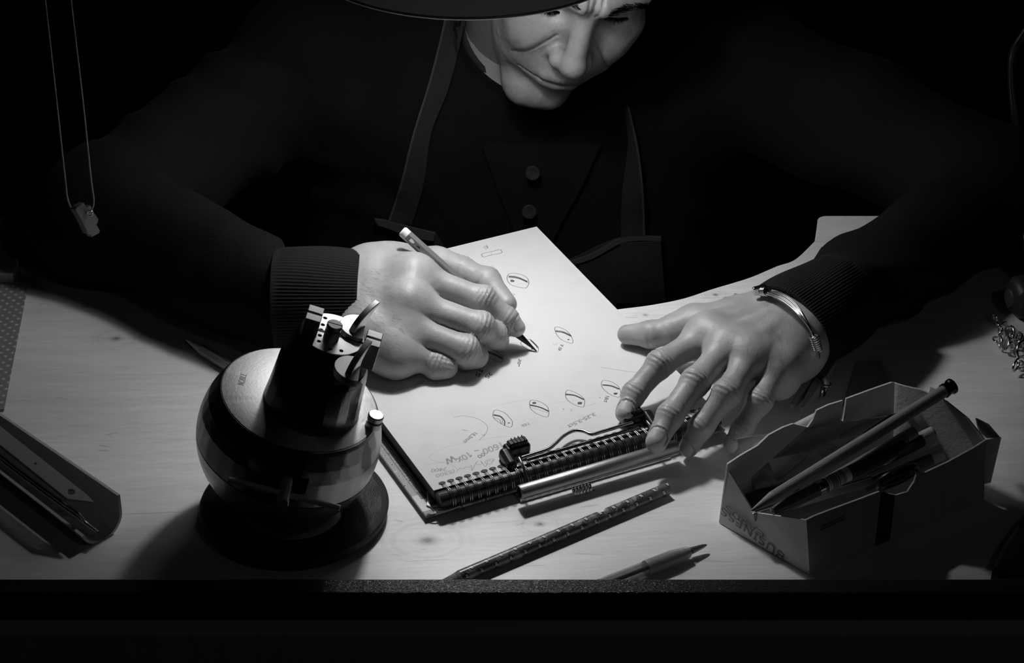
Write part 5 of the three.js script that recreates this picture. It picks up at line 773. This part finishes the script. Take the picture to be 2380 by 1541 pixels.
{   // bare stick behind the torn back wall, sheet of card, ring clamp and ring
  const a = at(1836, 1004, 0.026), b = at(1898, 972, 0.026), o = thing('wood_stick', 'short bare wooden stick behind the torn rim of the card box', 'stick'), m = along(a, b, V(0, 1, 0)), L = a.distanceTo(b); mesh('shaft', T(turned([[0, -0.03], [0.0036, -0.03], [0.0036, L], [0.003, L + 0.0008], [0, L + 0.0008]], 24), m), M(0.45, 0.6), o);
  tag(mesh('card_sheet', slab([at(1990, 848), at(2046, 842), at(2078, 908), at(1958, 950)].map((p) => p.setY(0.0012)), 0.001), M(0.35, 0.6)), 'thin sheet of card lying on the bench behind the card box', 'card');
  const rc = thing('ring_clamp', 'wooden ring clamp with tapered jaws lying in the shade beside the hand', 'clamp'), p0 = at(1930, 836, 0.01), p1 = at(1852, 948, 0.01), mm = along(p0, p1, V(0, 1, 0)), LL = p0.distanceTo(p1), wd = M(0.28, 0.55);
  for (const s of [-1, 1]) { const g = new THREE.BoxGeometry(0.009, LL, 0.0062, 1, 12, 1).translate(0, LL / 2, 0); const q = g.attributes.position; for (let i = 0; i < q.count; i++) { const t = q.getY(i) / LL, k = 0.35 + 0.65 * Math.sin(clamp(t) * 3.14); q.setX(i, q.getX(i) * k); q.setZ(i, q.getZ(i) * k * 0.9 + s * 0.0034); } g.computeVertexNormals(); mesh('jaw', T(creased(g, 0.7), mm.clone()), wd, rc); }
  mesh('band', T(turned([[0.0078, LL * 0.46], [0.0084, LL * 0.47], [0.0084, LL * 0.57], [0.0078, LL * 0.58], [0.0074, LL * 0.58], [0.0074, LL * 0.46]], 30), mm.clone()), M(0.03, 0.5), rc);
  const rg = thing('ring', 'small silver ring with a sparkling stone near the ring clamp', 'ring'), c = at(1916, 899, 0.009); mesh('band', new THREE.TorusGeometry(0.0056, 0.0009, 12, 40).rotateY(1.2).translate(c.x, c.y - 0.002, c.z), M(0.75, 0.15, 1), rg);
  const gem = new THREE.OctahedronGeometry(0.0034, 1).scale(0.9, 1.2, 0.9).translate(c.x + 0.0004, c.y + 0.0045, c.z + 0.001); gem.computeVertexNormals(); mesh('stone', gem, new THREE.MeshPhysicalMaterial({ color: grey(0.9), roughness: 0.02, transmission: 0.7, thickness: 0.004, ior: 2.2 }), rg); rg.children[1].geometry.computeVertexNormals();
  mesh('claw_setting', new THREE.TorusGeometry(0.0032, 0.0006, 8, 24).rotateX(Math.PI / 2).translate(c.x + 0.0004, c.y + 0.003, c.z + 0.001), M(0.8, 0.15, 1), rg);
  for (const [x, y, lab, prof] of [[1688, 712, 'small pale domed cap on the bench behind the spread hand', [[0, 0], [0.0042, 0], [0.0044, 0.001], [0.004, 0.0042], [0.0026, 0.0062], [0, 0.0068]]], [1708, 706, 'small grey cone beside the domed cap behind the hand', [[0, 0], [0.004, 0], [0.0036, 0.001], [0.0014, 0.0074], [0.0008, 0.008], [0, 0.0081]]]]) { const p = at(x, y, 0); tag(mesh('cap', turned(prof, 28, 0.6).translate(p.x, 0.0002, p.z), M(0.4, 0.5)), lab, 'cap'); }
}
{   // chain, dark tube and strap, cup, bottle and pouch at the right edge
  const o = thing('chain_bracelet', 'small heap of bright silver chain links at the right edge', 'bracelet'), silver = M(0.8, 0.18, 1), R = rng(21), link = new THREE.TorusGeometry(0.0034, 0.00075, 10, 28).scale(1.35, 0.85, 1);
  const path = [[2308, 738], [2316, 746], [2322, 757], [2330, 764], [2334, 773], [2328, 784], [2318, 790], [2326, 797], [2340, 800], [2350, 794], [2357, 783], [2352, 774], [2361, 796], [2352, 806], [2368, 786], [2376, 800], [2374, 842], [2362, 848], [2382, 850]];
  path.forEach(([x, y], i) => { const p = at(x, y, 0.003 + 0.002 * (i % 3)), l = mesh('link', link, silver, o); l.position.copy(p); l.rotation.set(-1.5 + 0.9 * (i % 2 ? 1 : -0.2) * (0.6 + R()), R() * 3, R() * 3); });
  const big = mesh('link', new THREE.TorusGeometry(0.0075, 0.001, 12, 40), silver, o); big.position.copy(at(2384, 818, 0.006)); big.rotation.set(-0.6, 0.5, 0); big.userData.label = 'one larger ring';
  { const p = at(2405, 745, 0), t = thing('handle', 'black rounded tool handle lying behind the silver chain', 'tool'), m = along(V(p.x - 0.017, 0.0155, p.z - 0.004), V(p.x + 0.05, 0.0155, p.z - 0.02), V(0, 1, 0)); mesh('grip', T(turned([[0, -0.002], [0.009, -0.001], [0.0145, 0.004], [0.015, 0.01], [0.0145, 0.068], [0, 0.07]], 48, 0.9), m.clone()), M(0.02, 0.5), t); mesh('butt_cap', T(turned([[0, -0.0028], [0.006, -0.0024], [0.0068, -0.0008], [0, 0]], 30, 0.8), m.clone()), M(0.05, 0.4), t); }
  tag(mesh('strap', slab([at(2348, 762, 0.003), at(2356, 758, 0.004), at(2392, 800, 0.003), at(2386, 806, 0.002)], 0.001), M(0.2, 0.6)), 'narrow grey strap between the chain and the black handle', 'strap');
  { const p = at(2424, 668, 0), t = thing('cup', 'dark cup with a thin rim at the right edge', 'cup', V(p.x, 0, p.z)); mesh('body', turned([[0, 0], [0.0135, 0], [0.0148, 0.001], [0.0178, 0.037], [0.0182, 0.0385], [0.0176, 0.039], [0.0168, 0.0385], [0.0138, 0.003], [0, 0.003]], 60, 0.6), M(0.05, 0.4), t); mesh('rim', new THREE.TorusGeometry(0.0178, 0.0006, 8, 60).rotateX(Math.PI / 2).translate(0, 0.0388, 0), M(0.12, 0.4), t); }
  { const z = -0.13, P = (x, y) => atZ(x, y, z), t = thing('bendable_arm', 'dark bendable arm on a round foot, dimly seen at the right edge', 'stand'); mesh('arm', tube([P(2420, 20), P(2378, 82), P(2357, 118), P(2352, 160), P(2357, 230), P(2372, 300), V(0.425, 0.035, -0.115), V(0.45, 0.012, -0.1), V(0.455, 0.004, -0.1)], 0.0035, 120, 10), M(0.04, 0.25, 0.5), t); mesh('foot', turned([[0, 0], [0.024, 0], [0.025, 0.001], [0.024, 0.005], [0, 0.006]], 40).translate(0.455, 0, -0.1), M(0.03, 0.4), t); }
  { const t = thing('tool_pouch', 'black glossy edge of a pouch in the near right corner', 'pouch'), q = [[2316, 1352], [2330, 1318], [2352, 1282], [2382, 1240], [2430, 1195], [2500, 1200], [2500, 1370], [2400, 1372]].map(([x, y]) => at(x, y, 0)), s = new THREE.Shape(); q.forEach((p, i) => i ? s.lineTo(p.x, -p.z) : s.moveTo(p.x, -p.z)); s.closePath(); mesh('flap', extr(s, 0.012, 0.003, 8).rotateX(-Math.PI / 2).translate(0, 0.0002, 0), M(0.02, 0.3), t); mesh('piping', tube(q.slice(0, 5).map((p) => V(p.x, 0.0105, p.z)), 0.0016, 60, 10), M(0.03, 0.25), t); }
}
{   // left edge: embossed towel, white box, curved trough with a flat bar and tweezers
  const emb = tileNoise(128, [[8, 1]], 2), dots = dataTex(128, 128, (x, y) => { let v = 0.6; for (const [cx, cy] of [[32, 32], [96, 96]]) v = Math.max(v, 0.6 + 0.4 * gauss(Math.hypot(x - cx, y - cy), 17)); return v; });
  const c = [at(66, 664), at(10, 957), at(-150, 930), at(-120, 660)], g = planarUV(slab(c.map((p) => p.setY(0.0012)), 0.001), 'x', 'z', 130); tag(mesh('paper_towel', g, new THREE.MeshPhysicalMaterial({ color: grey(0.7), map: (() => { const t = dots.clone(); t.colorSpace = THREE.SRGBColorSpace; t.needsUpdate = true; return t; })(), roughness: 0.9, bumpMap: dots, bumpScale: 0.0008 })), 'white paper towel embossed with dots at the left edge', 'paper towel');
  { const t = thing('small_box', 'corner of a small white box behind the paper towel', 'box'), p = at(33, 661, 0); mesh('tray', rbox(0.06, 0.007, 0.02, 0.0006).translate(p.x - 0.03, 0.0037, p.z - 0.01), M(0.6, 0.7), t); mesh('lid', rbox(0.0605, 0.0016, 0.0205, 0.0005).translate(p.x - 0.03, 0.008, p.z - 0.01), M(0.65, 0.7), t); }
  const A = at(236, 1212, 0.0135), Bq = at(-110, 960, 0.0135), L = A.distanceTo(Bq), m = along(A, Bq, V(0, 1, 0)), tr = thing('trough', 'curved pale trough open along the top, lying at the left edge', 'tray'), P = [], I = [], UV = [], n = 26, k = 24;
  const prof = (u, y, off) => { const r = lerp(0.0148, 0.012, y) + off; if (u > 0.7) return [-r, (u - 0.7) / 0.3 * 0.012]; const a = lerp(-2.9, 0, u / 0.7); return [-Math.cos(a) * r, Math.sin(a) * r]; };
  // local x is sideways, z up-ish: build in (x, z), y along the trough
  const ex = V(1, 0, 0).transformDirection(m), ez = V(0, 0, 1).transformDirection(m), sgn = ez.y > 0 ? 1 : -1, upx = ex.y;
  for (const off of [0, -0.0018]) for (let j = 0; j <= k; j++) for (let i = 0; i <= n; i++) { const [a, b] = prof(i / n, j / k, off), p = A.clone().lerp(Bq, j / k); const side = V(-(Bq.z - A.z), 0, Bq.x - A.x).normalize(); p.addScaledVector(side, -a).add(V(0, b, 0)); P.push(p.x, Math.max(p.y, 0.0003), p.z); UV.push(i / n, j / k); }
  const N = (n + 1) * (k + 1), qd = (a, b, c2, d) => I.push(a, b, c2, a, c2, d); for (let j = 0; j < k; j++) for (let i = 0; i < n; i++) { const q = j * (n + 1) + i; qd(q, q + 1, q + n + 2, q + n + 1); qd(N + q, N + q + n + 1, N + q + n + 2, N + q + 1); }
  for (let i = 0; i < n; i++) { qd(i, N + i, N + i + 1, i + 1); const q = k * (n + 1) + i; qd(q, q + 1, N + q + 1, N + q); } for (let j = 0; j < k; j++) for (const i of [0, n]) { const q = j * (n + 1) + i; qd(q, q + n + 1, N + q + n + 1, N + q); }
  const tg = new THREE.BufferGeometry(); tg.setAttribute('position', new THREE.Float32BufferAttribute(P, 3)); tg.setAttribute('uv', new THREE.Float32BufferAttribute(UV, 2)); tg.setIndex(I); tg.computeVertexNormals(); mesh('shell', toCreasedNormals(tg, 0.7), M(0.6, 0.4, 0, { side: THREE.DoubleSide }), tr);
  const endc = mesh('end_plate', T(new THREE.CylinderGeometry(0.0118, 0.0118, 0.001, 24, 1, false, 0, 3.14), along(Bq, Bq.clone().add(Bq.clone().sub(A).normalize()), V(0, 1, 0))), M(0.4, 0.5), tr);
  const bar = thing('steel_bar', 'flat pointed steel bar with two holes lying in the trough', 'tool'), b0 = at(206, 1180, 0.0235), b1 = at(-120, 920, 0.0265), x = b1.clone().sub(b0).normalize(), nn = V(0.35, 0.8, 0.5).addScaledVector(x, -V(0.35, 0.8, 0.5).dot(x)).normalize(), y = nn.clone().cross(x), LB = b0.distanceTo(b1), s = poly([[0, -0.004], [0.014, 0.0048], [LB, 0.0048], [LB, -0.0048], [0.008, -0.0048]]);
  for (const [hx, r] of [[0.0175, 0.0024], [0.055, 0.001]]) { const h = new THREE.Path(); h.absellipse(hx, 0, r * 1.3, r, 0, Math.PI * 2); s.holes.push(h); }
  mesh('bar', T(extr(s, 0.0018, 0.0003), frame(b0, x, y, nn)), M(0.36, 0.5, 0.1), bar); mesh('edge_strip', T(rbox(LB - 0.016, 0.0009, 0.0024, 0.0003).translate(LB / 2 + 0.007, 0.005, 0.0009), frame(b0, x, y, nn)), M(0.2, 0.4), bar);
  const tw = thing('tweezers', 'slim tweezers with a bent tip lying below the bar in the trough', 'tweezers'), pts = [[228, 1238, 0.009], [196, 1212, 0.0125], [184, 1196, 0.017], [150, 1172, 0.019], [60, 1106, 0.02], [-110, 972, 0.021]].map((q) => at(...q)); for (const d of [0, 0.0026]) mesh('arm', tube(pts.map((p, i) => p.clone().add(V(0, -d * Math.min(i, 2) * 0.5, 0))), 0.0011, 90, 8), M(0.5, 0.3, 0.7), tw);
}

renderer.render(scene, camera);
